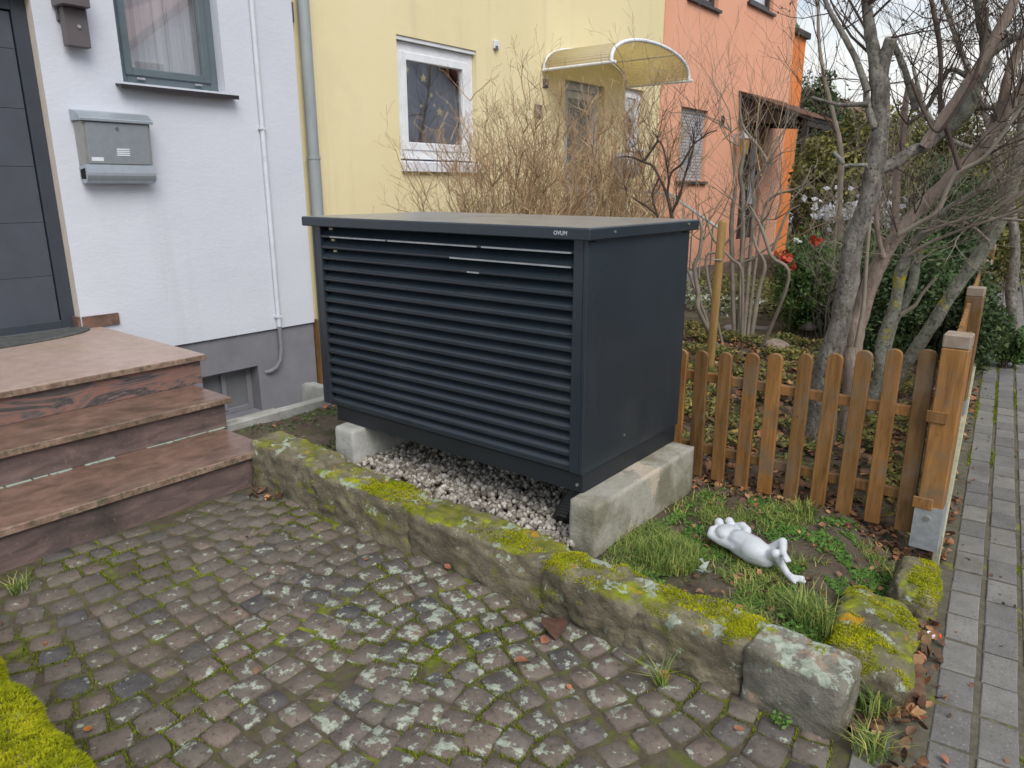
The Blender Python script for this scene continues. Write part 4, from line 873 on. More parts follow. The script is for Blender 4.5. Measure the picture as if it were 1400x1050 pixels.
# ------------------------------------------------------------------ picket fences
def picket_mesh(h, wd=.064, th=.021):
    n = 8; pr = [(-wd/2, 0), (wd/2, 0), (wd/2, h-wd*.42)]+[(wd/2*math.cos(t), h-wd*.42+wd*.42*math.sin(t)) for t in [math.pi*k/n for k in range(1, n)]]+[(-wd/2, h-wd*.42)]
    m = MB(); N_ = len(pr); vs = [(p, -th/2, q) for p, q in pr]+[(p, th/2, q) for p, q in pr]
    m.add(vs, [tuple(range(N_)), tuple(range(N_, 2*N_))[::-1]]+[(i, N_+i, N_+(i+1) % N_, (i+1) % N_) for i in range(N_)])
    o = m.build('picket', m_wood, None, .0025); me = o.data; bpy.data.objects.remove(o); return me
pms = [picket_mesh(.645+.02*k) for k in range(8)]
fn = thing('picket_fence', (-.9, 3.25, .13), 'brown stained picket fence between the heat pump and the pavement corner post', 'fence', 'picket fences')
hts = [.63, .64, .65, .665, .68, .70, .72, .75, .775, .79]
for i in range(10):
    x_ = -1.53+.1185*i
    o = bpy.data.objects.new('picket', pms[min(7, int((hts[i]-.63)/.0214))]); COL.objects.link(o); keep(o, fn)
    o.location = (x_+rr.uniform(-.004, .004), 3.240, .148-.0015*i); o.rotation_euler = (rr.uniform(-.008, .008), rr.uniform(-.012, .012), rr.uniform(-.03, .03))
    s_ = 1.0; o.scale = (rr.uniform(.95, 1.05), 1, hts[i]/(.645+.02*min(7, int((hts[i]-.63)/.0214))))
for z_ in (.655, .29):
    MB().box(-1.62, -.42, 3.252, 3.282, z_-.025, z_+.02).build('rail', m_wood, fn, .003)
def post(x_, y_, z0, z1, wd, fence, rot=0):
    p_ = MB().box(x_-wd/2, x_+wd/2, y_-wd/2, y_+wd/2, z0, z1-.055).build('post', m_wood, fence, .005)
    c_ = MB().box(x_-wd/2, x_+wd/2, y_-wd/2, y_+wd/2, z1-.0548, z1).build('post_top', m_woodg, None, .005); c_.parent = p_
    b_ = MB().box(x_-wd/2-.004, x_-wd/2-.001, y_-wd/2-.004, y_+wd/2+.004, z0-.14, z0+.05).box(x_-wd/2-.001, x_+wd/2+.004, y_-wd/2-.004, y_-wd/2-.001, z0-.14, z0+.05).box(x_+wd/2+.001, x_+wd/2+.004, y_-wd/2-.001, y_+wd/2+.004, z0-.14, z0+.05).build('post_shoe', m_galv, None); b_.parent = p_
    k_ = MB().tube([(x_+.0, y_-wd/2-.004, z0+.0), (x_, y_-wd/2-.012, z0+.0)], .012, 6).build('bolt', m_screw, None); k_.parent = p_
    return p_
post(-.372, 3.245, .235, 1.0, .095, fn)
MB().box(-.435, -.36, 3.190, 3.196, .64, .69).build('rail_bracket', m_wood, fn, .003)
MB().box(-.435, -.36, 3.190, 3.196, .27, .32).build('rail_bracket', m_wood, fn, .003)
f2_ = thing('picket_fence', (-.5, 4.4, .1), 'brown stained picket fence running along the pavement behind the corner post', 'fence', 'picket fences')
def fx(y): return ex(y)-.118
for y_ in (5.3, 7.35, 9.4): post(fx(y_), y_, .18, .95, .095, f2_)
for a_, b_ in ((3.30, 5.25), (5.35, 7.3), (7.4, 9.35)):
    for z_ in (.66, .29): MB().prism([(fx(a_)-.01, a_), (fx(a_)+.018, a_), (fx(b_)+.018, b_), (fx(b_)-.01, b_)], 2, z_-.022, z_+.022).build('rail', m_wood, f2_, .003)
    n_ = int((b_-a_)/.122)
    for k in range(n_):
        y_ = a_+.075+k*.122
        o = bpy.data.objects.new('picket', pms[5]); COL.objects.link(o); keep(o, f2_); o.location = (fx(y_)-.024, y_, .13); o.rotation_euler = (0, 0, math.pi/2+.09)
for s0_, s1_ in ((3.3, 5.3), (5.35, 7.3), (7.35, 9.4)):
    MB().prism([(fx(s0_)+.03, s0_), (fx(s0_)+.062, s0_), (fx(s1_)+.062, s1_), (fx(s1_)+.03, s1_)], 2, -.05, .13).build('edging_board', M('pale edging stone', [(.3,(.28,.28,.19)),(.7,(.42,.42,.3))], .9, 9, 6, .3), f2_, .004)
# the round stake with a wire
sk = thing('round_stake', (-2.1, 5.2, .1), 'tall round yellow brown wooden stake tied with wire in the garden', 'stake')
sb, stp = aty(972, 486, 5.2), aty(988, 300, 5.2)
MB().tube([sb-Vector((0,0,.4)), sb, stp-Vector((0,0,.03)), stp-Vector((0,0,.01)), stp], [.032,.032,.032,.027,.012], 14).build('pole', m_woodn, sk, smooth=True)
wz = aty(984, 355, 5.2); MB().tube([wz+Vector((-.034, -.034, 0)), wz+Vector((.034,-.034,.0))], .005, 6).tube([wz+Vector((.03,-.03,0)), wz+Vector((-.25,.25,-.03))], .003, 5).tube([wz+Vector((-.03,-.034,0)), wz+Vector((-.25,.1,-.01))], .003, 5).build('wire', m_galv, sk)

# ------------------------------------------------------------------ white frog lying on its back
def body_mesh(balls, caps, name, mat, vox=.0035, smooth=8):
    m = bmesh.new()
    for c, r3, rot in balls:
        mt_ = Matrix.Translation(c) @ Euler(rot).to_matrix().to_4x4() @ Matrix.Diagonal((*r3, 1)); bmesh.ops.create_icosphere(m, subdivisions=3, radius=1, matrix=mt_)
    for pts, rad in caps:
        for i in range(len(pts)-1):
            a_, b_ = Vector(pts[i]), Vector(pts[i+1]); n_ = max(2, int((b_-a_).length/.006))
            for k in range(n_+1):
                t_ = k/n_; bmesh.ops.create_icosphere(m, subdivisions=2, radius=rad[i]*(1-t_)+rad[i+1]*t_, matrix=Matrix.Translation(a_.lerp(b_, t_)))
    me = bpy.data.meshes.new('tmp'); m.to_mesh(me); m.free(); o = bpy.data.objects.new('tmp', me); COL.objects.link(o)
    rm = o.modifiers.new('r', 'REMESH'); rm.mode = 'VOXEL'; rm.voxel_size = vox
    s_ = o.modifiers.new('s', 'SMOOTH'); s_.iterations = smooth; s_.factor = .6
    bpy.context.view_layer.update(); dg = bpy.context.evaluated_depsgraph_get(); me2 = bpy.data.meshes.new_from_object(o.evaluated_get(dg)); me2.name = name
    bpy.data.objects.remove(o); me2.materials.clear(); me2.polygons.foreach_set('use_smooth', [True]*len(me2.polygons)); return link(name, me2, mat)
def F(px_, py_, z_): return atz(px_, py_, z_)
hd = F(995, 728, .215); ch = F(1009, 741, .19); be = F(1030, 751, .205); hi = F(1047, 761, .185)
hdx = (F(1010, 737, .205)-hd); yawh = math.atan2(hdx.y, hdx.x)
ax_ = (hi-ch); yawb = math.atan2(ax_.y, ax_.x)
Lk = F(1060, 757, .235); Rk = F(1070, 741, .265)
balls = [(hd, (.046, .054, .030), (0, 0, yawh)), (hd+Vector((math.cos(yawh), math.sin(yawh), -.25))*.020, (.030, .050, .020), (0, 0, yawh)),
         (ch, (.058, .050, .036), (0, 0, yawb)), (ch.lerp(be, .5), (.055, .048, .040), (0, 0, yawb)), (be, (.062, .052, .046), (0, 0, yawb)), (be.lerp(hi, .5), (.055, .048, .040), (0, 0, yawb)), (hi, (.045, .046, .034), (0, 0, yawb)),
         (F(983, 714, .232), (.019,)*3, (0,0,0)), (F(997, 713, .232), (.019,)*3, (0,0,0))]
caps = [([F(1000, 735, .20), F(1012, 742, .20), F(1030, 752, .20), F(1046, 761, .19)], [.036, .052, .054, .044]),
        ([F(1004, 747, .195), F(986, 740, .19), F(972, 731, .20), F(974, 724, .21), F(983, 722, .21)], [.021, .018, .017, .016, .014]),
        ([F(1018, 736, .205), F(1021, 725, .225), F(1015, 719, .23), F(1006, 719, .22)], [.022, .019, .018, .014]),
        # near leg: thigh, folded shin, foot
        ([hi, Lk, F(1061, 771, .155)], [.028, .019, .012]),
        # crossed leg with the knee up
        ([F(1046, 757, .19), Rk, F(1071, 757, .245), F(1077, 765, .235)], [.024, .018, .012, .011]),
        ([F(1075, 762, .24), F(1080, 767, .235)], [.010, .006]), ([F(1073, 763, .24), F(1075, 768, .232)], [.010, .006]),
        # long straight shin and foot on the grass
        ([F(1061, 758, .23), F(1069, 772, .19), F(1077, 785, .165), F(1083, 790, .16)], [.018, .014, .013, .015]),
        ([F(1083, 790, .16), F(1098, 790, .165)], [.013, .008]), ([F(1083, 790, .16), F(1099, 795, .16)], [.012, .009]), ([F(1082, 791, .16), F(1087, 797, .155)], [.011, .007])]
fg = body_mesh(balls, caps, 'frog_statue', m_frog); tag(fg, 'white frog statue lying on its back, arms behind head and legs crossed', 'statue')
# mouth line: a fine groove strip
# ------------------------------------------------------------------ trees and shrubs
def smooth_path(pts, rad, m=4):
    """Catmull-Rom through the traced points"""
    P = [Vector(p) for p in pts]; out, ro = [], []
    for i in range(len(P)-1):
        p0, p1, p2, p3 = P[max(i-1, 0)], P[i], P[i+1], P[min(i+2, len(P)-1)]
        for k in range(m):
            t = k/m; out.append(.5*((2*p1)+(p2-p0)*t+(2*p0-5*p1+4*p2-p3)*t*t+(3*p1-p0-3*p2+p3)*t**3)); ro.append(rad[i]*(1-t)+rad[i+1]*t)
    out.append(P[-1]); ro.append(rad[-1]); return out, ro
tr_ = random.Random(11)
def wander(p, d, ln, r, n, up=.12, jit=.25):
    pts, rs = [Vector(p)], [r]; d = Vector(d).normalized()
    for i in range(n):
        d = (d+Vector((tr_.uniform(-jit, jit), tr_.uniform(-jit, jit), tr_.uniform(-jit, jit)+up))).normalized()
        pts.append(pts[-1]+d*ln/n); rs.append(max(.0012, r*(1-(i+1)/n*.75)))
    return pts, rs, d
def twig(mb, p, d, ln, r, lv, up=.12, jit=.25, kids=3, sides=4, buds=None):
    n = 5 if ln > .25 else 3
    pts, rs, dd = wander(p, d, ln, r, n, up, jit); mb.tube(pts, rs, sides if r > .002 else 3, cap=False)
    if buds is not None:
        for q in pts[1:]:
            if tr_.random() < .5: buds.append(q)
    if lv > 0:
        for k in range(kids):
            i = tr_.randrange(1, len(pts)); base = (pts[i]-pts[i-1]).normalized()
            side = Vector((tr_.uniform(-1, 1), tr_.uniform(-1, 1), tr_.uniform(-.4, .8))).normalized()
            twig(mb, pts[i], base*.9+side*.75, ln*tr_.uniform(.4, .7), rs[i]*.62, lv-1, up, jit, kids, sides, buds)
def limb(tree, name, mat, pts, px_rad, Y, dY=None, base=None, n=10, jit=.06, lab=None, k_=.88, tip=False):
    """pts traced in the picture give x and height of the limb at its own distance Y (m into the garden)"""
    W = []
    for i, (x_, y_) in enumerate(pts):
        Yi = Y+(dY[i] if dY else 0); W.append(aty(x_, y_, Yi))
    F_ = lambda p: -math.sin(AZ)*p.x+math.cos(AZ)*p.y
    rad = [r_*k_*F_(p)/990 for r_, p in zip(px_rad, W)]
    if tip: rad[-1] = .003; rad[-2] *= .8
    if base is not None: W.insert(0, Vector(base)); rad.insert(0, rad[0]*1.25)
    P_, R_ = smooth_path(W, rad, 5)
    for i, p in enumerate(P_):
        k = .12*R_[i]; P_[i] = p+Vector((fbm((p.x*9, p.y*9, p.z*9), 1), fbm((p.z*9, p.x*9, 5), 1), 0))*k
        R_[i] *= 1+.10*fbm((p.x, p.z*6, 2), 1)
    o = MB().tube(P_, R_, n, jit=jit).build(name, mat, tree, smooth=True)
    if lab: o['label'] = lab
    return P_, R_
T = thing('bare_tree', (-.95, 4.0, .1), 'tall grey barked bare tree behind the picket fence with thick upright trunk', 'tree')
TA, RA = limb(T, 'trunk', m_bark, [(1119,613),(1129,514),(1144,457),(1158,397),(1168,325),(1185,278),(1194,240),(1200,205),(1204,165),(1202,110),(1196,80),(1190,45),(1184,0),(1176,-60)], [24,20,16,15,14.5,13.5,14.5,13,13,13,9,8,6.5,5], 4.0, base=(-1.06, 3.97, .0), n=16)
limb(T, 'limb', m_bark, [(1203,115),(1211,75),(1218,52)], [9,9.5,8], 4.0, [0,.0,-.02], n=12)
limb(T, 'limb', m_bark, [(1200,232),(1222,224),(1245,207),(1268,198),(1288,182)], [9,9,8,7.5,6], 4.0, [0,.05,.1,.15,.2])
limb(T, 'limb', m_barkp, [(1262,200),(1287,164),(1320,121),(1342,86),(1361,52),(1378,19),(1398,-30)], [7,7.5,8,8,8,7,6], 4.1)
limb(T, 'limb', m_barkl, [(1280,190),(1306,169),(1322,148),(1335,112),(1347,90),(1350,60),(1341,20),(1335,-30)], [5,9,11,10,9,8,7.5,6], 4.25)
limb(T, 'branch', m_bark, [(1186,125),(1172,85),(1160,60),(1150,42),(1136,18),(1122,-15)], [5,4.5,4,4,3.5,3], 3.95)
limb(T, 'branch', m_bark, [(1196,175),(1186,142),(1184,118)], [6,5,4], 3.97)
limb(T, 'branch', m_bark, [(1188,142),(1165,143),(1148,143),(1130,139),(1110,133)], [4,3.5,3,2.5,2], 3.95)
limb(T, 'branch', m_barkl, [(1186,226),(1168,226),(1155,227)], [3.4,3,2.8], 3.92)
limb(T, 'branch', m_barkl, [(1153,224),(1147,216),(1140,208)], [3,3,2.8], 3.92)
limb(T, 'branch', m_bark, [(1220,55),(1228,75),(1238,100),(1246,125),(1252,150)], [4,4.5,4.5,5,5], 4.3)
limb(T, 'branch', m_bark, [(1330,110),(1300,95),(1283,120),(1265,150),(1240,170)], [4,3.5,3.5,3,3], 4.4)
limb(T, 'branch', m_bark, [(1308,170),(1330,150),(1356,148),(1385,148),(1420,145)], [5,4,3.5,3.3,3], 4.3)
limb(T, 'branch', m_bark, [(1343,85),(1360,70),(1378,57),(1402,42),(1430,25)], [6,5.5,5.5,5,4.5], 4.15)
tw = MB(); buds = []
for (P_, R_, k0, cnt) in ((TA, RA, int(len(TA)*.78), 9),):
    for _ in range(cnt):
        i = tr_.randrange(k0, len(P_)); d = Vector((tr_.uniform(-1, 1), tr_.uniform(-.6, .6), tr_.uniform(.2, 1)))
        twig(tw, P_[i], d, tr_.uniform(.5, 1.1), .007, 2, .1, .22, 3, 4, buds)
def twigs_at(tw, pxs, Y, cnt, ln, r, lv=2, spread=(1, .8, 1), up=.1, bias=(0,0,.4), jit=.22, kids=3, bd=None):
    for x_, y_ in pxs:
        p = aty(x_, y_, Y)
        for _ in range(cnt):
            d = Vector((tr_.uniform(-1, 1)*spread[0]+bias[0], tr_.uniform(-1, 1)*spread[1]+bias[1], tr_.uniform(-.5, 1)*spread[2]+bias[2]))
            twig(tw, p, d, ln*tr_.uniform(.6, 1.2), r*tr_.uniform(.6, 1.1), lv, up, jit, kids, 4, bd)
twigs_at(tw, [(1218,52),(1150,42),(1136,18),(1182,5)], 3.98, 3, .45, .004, 2, bd=buds)
twigs_at(tw, [(1252,150),(1300,95),(1283,120),(1240,170),(1246,110),(1270,140)], 4.35, 2, .5, .004, 2, bd=buds)
twigs_at(tw, [(1320,121),(1342,86),(1361,52),(1378,19),(1347,90),(1341,20),(1385,148),(1402,42)], 4.2, 2, .5, .0042, 2, bd=buds)
tw.build('twigs', m_twigd, T)['kind'] = 'stuff'
o = nobj('buds', leaf_quads(np.array([b[:] for b in buds]), .018, None, 1, .5), m_twigd, T)
T2 = thing('bare_tree', (-.93, 4.2, .1), 'leaning pinkish brown bare tree with peeled bark right of the thick grey trunk', 'tree')
limb(T2, 'trunk', m_barkp, [(1163,540),(1166,468),(1180,420),(1194,378),(1213,342),(1228,321),(1251,292),(1282,261),(1309,234),(1340,202),(1366,167),(1390,133),(1415,90)], [13,15,13,12,10.5,11,9.5,9.5,9.5,9,9,8.5,8], 4.25, base=(-.96, 4.25, .0), n=14)
limb(T2, 'branch', m_twigd, [(1313,232),(1299,190),(1287,152),(1285,118),(1286,83),(1281,40),(1272,-5)], [3.8,3.5,3.5,3.2,3.2,3,3], 4.15)
limb(T2, 'branch', m_twigp, [(1228,321),(1256,305),(1282,288),(1296,255),(1309,236),(1345,215),(1380,170),(1410,120)], [4,3.8,3.5,3.5,3.2,3,3,3], 4.15)
limb(T2, 'branch', m_barkp, [(1208,352),(1200,318),(1198,278)], [4,3.5,3.2], 4.2)
limb(T2, 'branch', m_barkp, [(1215,340),(1223,313),(1225,270),(1226,230),(1233,190),(1237,150),(1243,112)], [6,6,5.5,5.5,5,4.5,4], 4.5)
limb(T2, 'branch', m_barkp, [(1348,195),(1363,162),(1373,131),(1382,95),(1399,52),(1412,10)], [7,7,7,7,6.5,6], 4.3)
limb(T2, 'branch', m_twigd, [(1246,110),(1262,150),(1280,180),(1300,160),(1330,110),(1345,60),(1350,10)], [2.5]*7, 4.0)
limb(T2, 'branch', m_twigp, [(1170,475),(1180,420),(1185,350),(1190,285)], [3.5,3.2,3,3], 4.1)
tw = MB(); buds = []
twigs_at(tw, [(1340,202),(1366,167),(1390,133),(1309,234),(1345,215),(1380,170)], 4.2, 3, .5, .0042, 2, bias=(.3,0,.5), bd=buds)
twigs_at(tw, [(1287,152),(1286,83),(1281,40),(1363,162),(1382,95),(1399,52)], 4.2, 2, .5, .004, 2, bd=buds)
twigs_at(tw, [(1228,321),(1251,292),(1226,230)], 4.2, 3, .4, .004, 1, bias=(.5,0,.3), bd=buds)
tw.build('twigs', m_twigd, T2)['kind'] = 'stuff'
o = nobj('buds', leaf_quads(np.array([b[:] for b in buds]), .016, None, 1, .5), m_twigd, T2)
T3 = thing('bare_tree', (-.95, 5.0, .1), 'slender lichen grey bare tree whose trunk leans far right over the fence', 'tree')
limb(T3, 'trunk', m_barkl, [(1225,520),(1254,475),(1282,432),(1306,394),(1335,354),(1359,320),(1374,287),(1383,249),(1391,225),(1397,180),(1404,120)], [10,9.5,9.5,9.5,9.5,9,9,8.5,8,7.5,7], 5.0, base=(-.98, 5.0, .0), n=12)
limb(T3, 'branch', m_twigp, [(1352,330),(1330,310),(1310,300),(1340,298),(1380,300),(1420,304)], [2.5,2.5,2.5,2.3,2.3,2.3], 4.9)
limb(T3, 'branch', m_twigp, [(1376,280),(1400,262),(1430,240)], [4,3.5,3.5], 4.95)
tw = MB()
twigs_at(tw, [(1383,249),(1397,180),(1374,287),(1404,140)], 5.0, 6, .6, .005, 2, bias=(0,0,.3))
tw.build('twigs', m_twigp, T3)['kind'] = 'stuff'
T4 = thing('bare_tree', (-.97, 4.7, .1), 'short many stemmed mossy bare tree between the pink trunk and leaning trunk', 'tree')
limb(T4, 'trunk', m_barkl, [(1200,520),(1206,468),(1223,420),(1232,373),(1246,338),(1270,312),(1298,284),(1335,262),(1375,235),(1410,215)], [9,9,9,9,6,5,4.5,4,3.5,3], 4.7, base=(-1.0, 4.7, .0), n=12)
limb(T4, 'limb', m_barkl, [(1207,500),(1222,440),(1240,410),(1249,385),(1253,360),(1262,335)], [7,7,6.5,7,6,4], 4.85)
limb(T4, 'branch', m_twigp, [(1232,430),(1250,418),(1262,400),(1280,380)], [4,3,2.5,2], 4.8)
limb(T4, 'branch', m_twigp, [(1240,350),(1275,330),(1320,312),(1370,296),(1410,280)], [3,2.8,2.6,2.4,2.2], 4.6)
limb(T4, 'branch', m_twigp, [(1262,318),(1300,305),(1350,290),(1395,262)], [2.6,2.4,2.2,2], 4.55)
tw = MB()
twigs_at(tw, [(1246,338),(1270,312),(1298,284),(1335,262),(1320,312),(1370,296)], 4.65, 7, .5, .0045, 2, bias=(.55,0,.15), spread=(.8,.7,.7))
twigs_at(tw, [(1215,330),(1225,270),(1253,360)], 4.7, 4, .5, .0045, 2, bias=(.1,0,.4))
tw.build('twigs', m_twigp, T4)['kind'] = 'stuff'
# yellow lichen and moss cushions on the limbs
# hazel like pale espalier in the middle garden, in front of the orange house
T5 = thing('bare_shrub', (-2.9, 6.6, .1), 'pale zigzag bare shrub in front of the orange house porch', 'shrub')
def trace5(q): return [(930+x_/5.185, 280+y_/5.185) for x_, y_ in q]
for q, r_, Y_ in (([(135,760),(130,640),(100,440),(140,330),(150,150),(110,60)], [5,5,4.5,4,3.5,3], 5.9), ([(430,640),(430,400),(450,200),(440,0)], [4.5,4,4,3.5], 6.6),
                 ([(770,525),(650,370),(590,200),(540,90),(490,0)], [3.6,4,4.2,3.6,3.2], 6.2), ([(650,330),(700,210),(760,60),(850,0)], [3.6,3.4,3,2.8], 6.3),
                 ([(440,500),(360,380),(240,250),(190,120),(150,0)], [3,3,2.8,2.6,2.4], 6.5), ([(560,600),(600,430),(540,300),(520,180),(600,100)], [5,4,3.2,3,2.6], 6.6),
                 ([(430,480),(520,380),(640,290),(760,200)], [3,2.8,2.6,2.2], 6.6), ([(180,420),(280,330),(380,200),(500,60)], [3,2.8,2.6,2.4], 6.1), ([(90,560),(30,420),(-60,330)], [3,2.8,2.4], 6.0)):
    p_ = aty(*trace5(q)[0], Y_); limb(T5, 'branch', m_twigp, trace5(q), r_, Y_, n=8, k_=.62, tip=True, base=(p_.x*.4+aty(1020, 465, 6.5).x*.6, Y_*.5+3.25, .05) if trace5(q)[0][1] > 358 else None)
for q, r_ in (([(1016,285),(1012,240),(1018,200),(1010,160)], [5,5.5,4,3]), ([(1030,290),(1030,250),(1048,225),(1040,205),(1015,170),(1012,125)], [4,3.6,3,3,3,2.5]), ([(1000,310),(1005,262),(1003,225),(996,180)], [5,4,3,2.6]), ([(1040,310),(1055,270),(1095,255),(1110,225)], [3,3,2.5,2])):
    p_ = aty(*q[0], 7.0); limb(T5, 'branch', m_twigp, q, r_, 7.0, n=8, k_=.62, tip=True, base=(p_.x*.4+aty(1020, 465, 6.8).x*.6, 6.85, .05))
tw = MB()
twigs_at(tw, [(1011,350),(1016,290),(1044,318),(960,330),(955,400),(1060,300),(1015,240),(1010,200),(1000,180),(1048,225)], 6.7, 4, .8, .007, 2, bias=(0,0,.5), jit=.35)
tw.build('twigs', m_twigp, T5)['kind'] = 'stuff'
tw = MB(); twigs_at(tw, [(1000,300),(960,320),(1020,260),(1040,240),(1060,340),(1030,300)], 7.2, 2, 1.1, .007, 2, bias=(0,0,.9), jit=.25)
tw.build('upper_twigs', m_twigb, T5)['kind'] = 'stuff'
# dark angular shrub between the two house doors
T6 = thing('bare_shrub', (-3.0, 6.0, .1), 'dark angular bare shrub showing above the right end of the housing', 'shrub')
def trace6(q): return [(660+x_/3.75, 40+y_/3.75) for x_, y_ in q]
for q, r_ in (([(1010,1200),(990,1060),(970,960),(945,850),(905,760),(870,700),(822,680),(760,655),(690,655)], [4.5,4.3,4,3.4,2.8,2.6,2.4,2,1.6]), ([(945,850),(965,740),(1020,690),(1080,590),(1125,560)], [3,2.6,2.4,2.2,1.6]),
                 ([(825,680),(880,600),(895,560),(870,530)], [2.4,2.4,2.2,1.6]), ([(895,565),(925,610),(950,740),(945,850)], [2,2,2.2,2.6]), ([(905,760),(870,850),(895,960),(900,1080)], [2,2.4,2.6,3]),
                 ([(900,960),(850,915),(780,870),(735,830),(755,740)], [2.6,2.2,2,1.8,1.4]), ([(970,940),(1010,850),(1040,740),(1080,600),(1075,500)], [3,2.8,2.4,2.2,1.6]), ([(1080,590),(1160,530),(1200,520)], [1.8,1.6,1.3])):
    p_ = aty(*trace6(q)[0], 5.6); limb(T6, 'branch', m_twigd, trace6(q), r_, 5.6, n=7, k_=.62, tip=True, base=(p_.x, 5.62, .05) if trace6(q)[0][1] > 350 else None)
tw = MB(); twigs_at(tw, trace6([(895,560),(825,680),(1080,590),(735,830),(950,740),(1040,740),(870,850),(1125,560),(1000,900)]), 5.6, 5, .4, .0035, 1, bias=(0,0,.5), jit=.3)
tw.build('twigs', m_twigd, T6)['kind'] = 'stuff'
# upright thicket behind the housing
def thicket(label, cx, cy, rx, ry, h0, h1, n, seed, mat, z0=.1, kids=4):
    T_ = thing('bare_shrub', (cx, cy, z0), label, 'shrub'); rs = random.Random(seed); mb = MB(); mbs = MB()
    for i in range(n):
        a_ = rs.uniform(0, 6.28); q_ = math.sqrt(rs.random()); p = Vector((cx+rx*.35*q_*math.cos(a_), cy+ry*.35*q_*math.sin(a_), z0))
        out = Vector((math.cos(a_)*rx*q_, math.sin(a_)*ry*q_, 0)); h_ = rs.uniform(h0, h1)*(1-.25*q_)
        d = Vector((out.x*1.0, out.y*1.0, h_*.9)).normalized()
        pts, R_, dd = wander(p, d, h_, rs.uniform(.006, .010), 8, .06, .20)
        (mb if i < 18 else mbs)
        if i < 14: MB().tube(pts, R_, 6, cap=False).build('stem', mat, T_, smooth=True)
        else: mb.tube(pts, R_, 4, cap=False)
        for k in range(kids):
            j_ = rs.randrange(2, len(pts)); twig(mb, pts[j_], (pts[j_]-pts[j_-1]).normalized()+Vector((rs.uniform(-1, 1), rs.uniform(-1, 1), rs.uniform(-.2, .7))), rs.uniform(.16, .42), .0055, 2, .06, .38, 3, 3)
    mb.build('twigs', mat, T_)['kind'] = 'stuff'; return T_
tr_ = random.Random(21)
thicket('dense brown bare shrub behind the housing in front of the big window', -4.05, 5.2, .72, .7, 1.6, 2.4, 140, 5, m_twigb, kids=6)
thicket('taller dense brown bare shrub in front of the yellow house door', -3.95, 6.45, .66, .6, 1.9, 2.7, 130, 8, m_twigb, kids=6)
thicket('thin pale bare shrub in the middle garden before the olive hedge', -2.0, 8.9, .8, .7, 1.5, 2.3, 34, 15, m_twigp, kids=4)
thicket('low pale bare shrub between round stake and grey trunk', -1.9, 7.4, .6, .5, .8, 1.3, 26, 16, m_twigp, kids=4)
tw_ = thing('bare_shrub', (-5.2, 4.6, .0), 'few thin bare stems at foot of the grey zinc downpipe', 'shrub'); tw = MB()
for k in range(9): twig(tw, (-5.2+tr_.uniform(-.1,.1), 4.6+tr_.uniform(-.1,.1), -.0), (tr_.uniform(-.4,.4), tr_.uniform(-.4,.4), 1), tr_.uniform(.9, 1.15), .005, 2, .1, .2, 2)
tw.build('twigs', m_twigp, tw_)['kind'] = 'stuff'
# blurred tall twigs of other bare trees above the pavement
T7 = thing('bare_tree', (-1.6, 9, .05), 'bare tree farther back in the garden, left of the grey trunk against the sky', 'tree')
limb(T7, 'trunk', m_twigp, [(1150,330),(1148,270),(1150,210),(1140,160),(1128,110),(1120,60),(1118,0)], [5,4.5,4,3.2,2.8,2.4,2], 9.0, base=(-1.95, 9.0, 0), n=8)
tw = MB(); twigs_at(tw, [(1150,210),(1140,160),(1128,110),(1120,60),(1118,10),(1145,185)], 9.0, 4, 1.1, .0075, 2, spread=(1,1,.9), bias=(.1,0,.5), jit=.28)
tw.build('twigs', m_twigd, T7)['kind'] = 'stuff'
T8 = thing('bare_tree', (-.7, 8.6, .05), 'bare tree farther back beside the pavement, right against the bright sky', 'tree')
limb(T8, 'trunk', m_bark, [(1384,450),(1382,400),(1388,340),(1380,270),(1362,210),(1345,150),(1322,90),(1300,30),(1280,-30)], [8,8,7,6,5,4.5,4,3.5,3], 8.6, base=(-.79, 8.6, 0), n=10)
limb(T8, 'limb', m_bark, [(1382,280),(1395,220),(1404,160),(1412,90)], [5,4.5,4,3.5], 8.6, n=8); limb(T8, 'limb', m_bark, [(1362,210),(1320,200),(1285,180),(1262,140),(1248,90)], [4,3.6,3.2,2.8,2.2], 8.6, n=8)
tw = MB(); twigs_at(tw, [(1362,210),(1345,150),(1322,90),(1300,30),(1262,140),(1285,180),(1248,90),(1395,220),(1404,160),(1380,60)], 8.6, 4, 1.0, .0075, 2, spread=(1,1,.8), bias=(0,0,.5), jit=.28)
tw.build('twigs', m_twigd, T8)['kind'] = 'stuff'

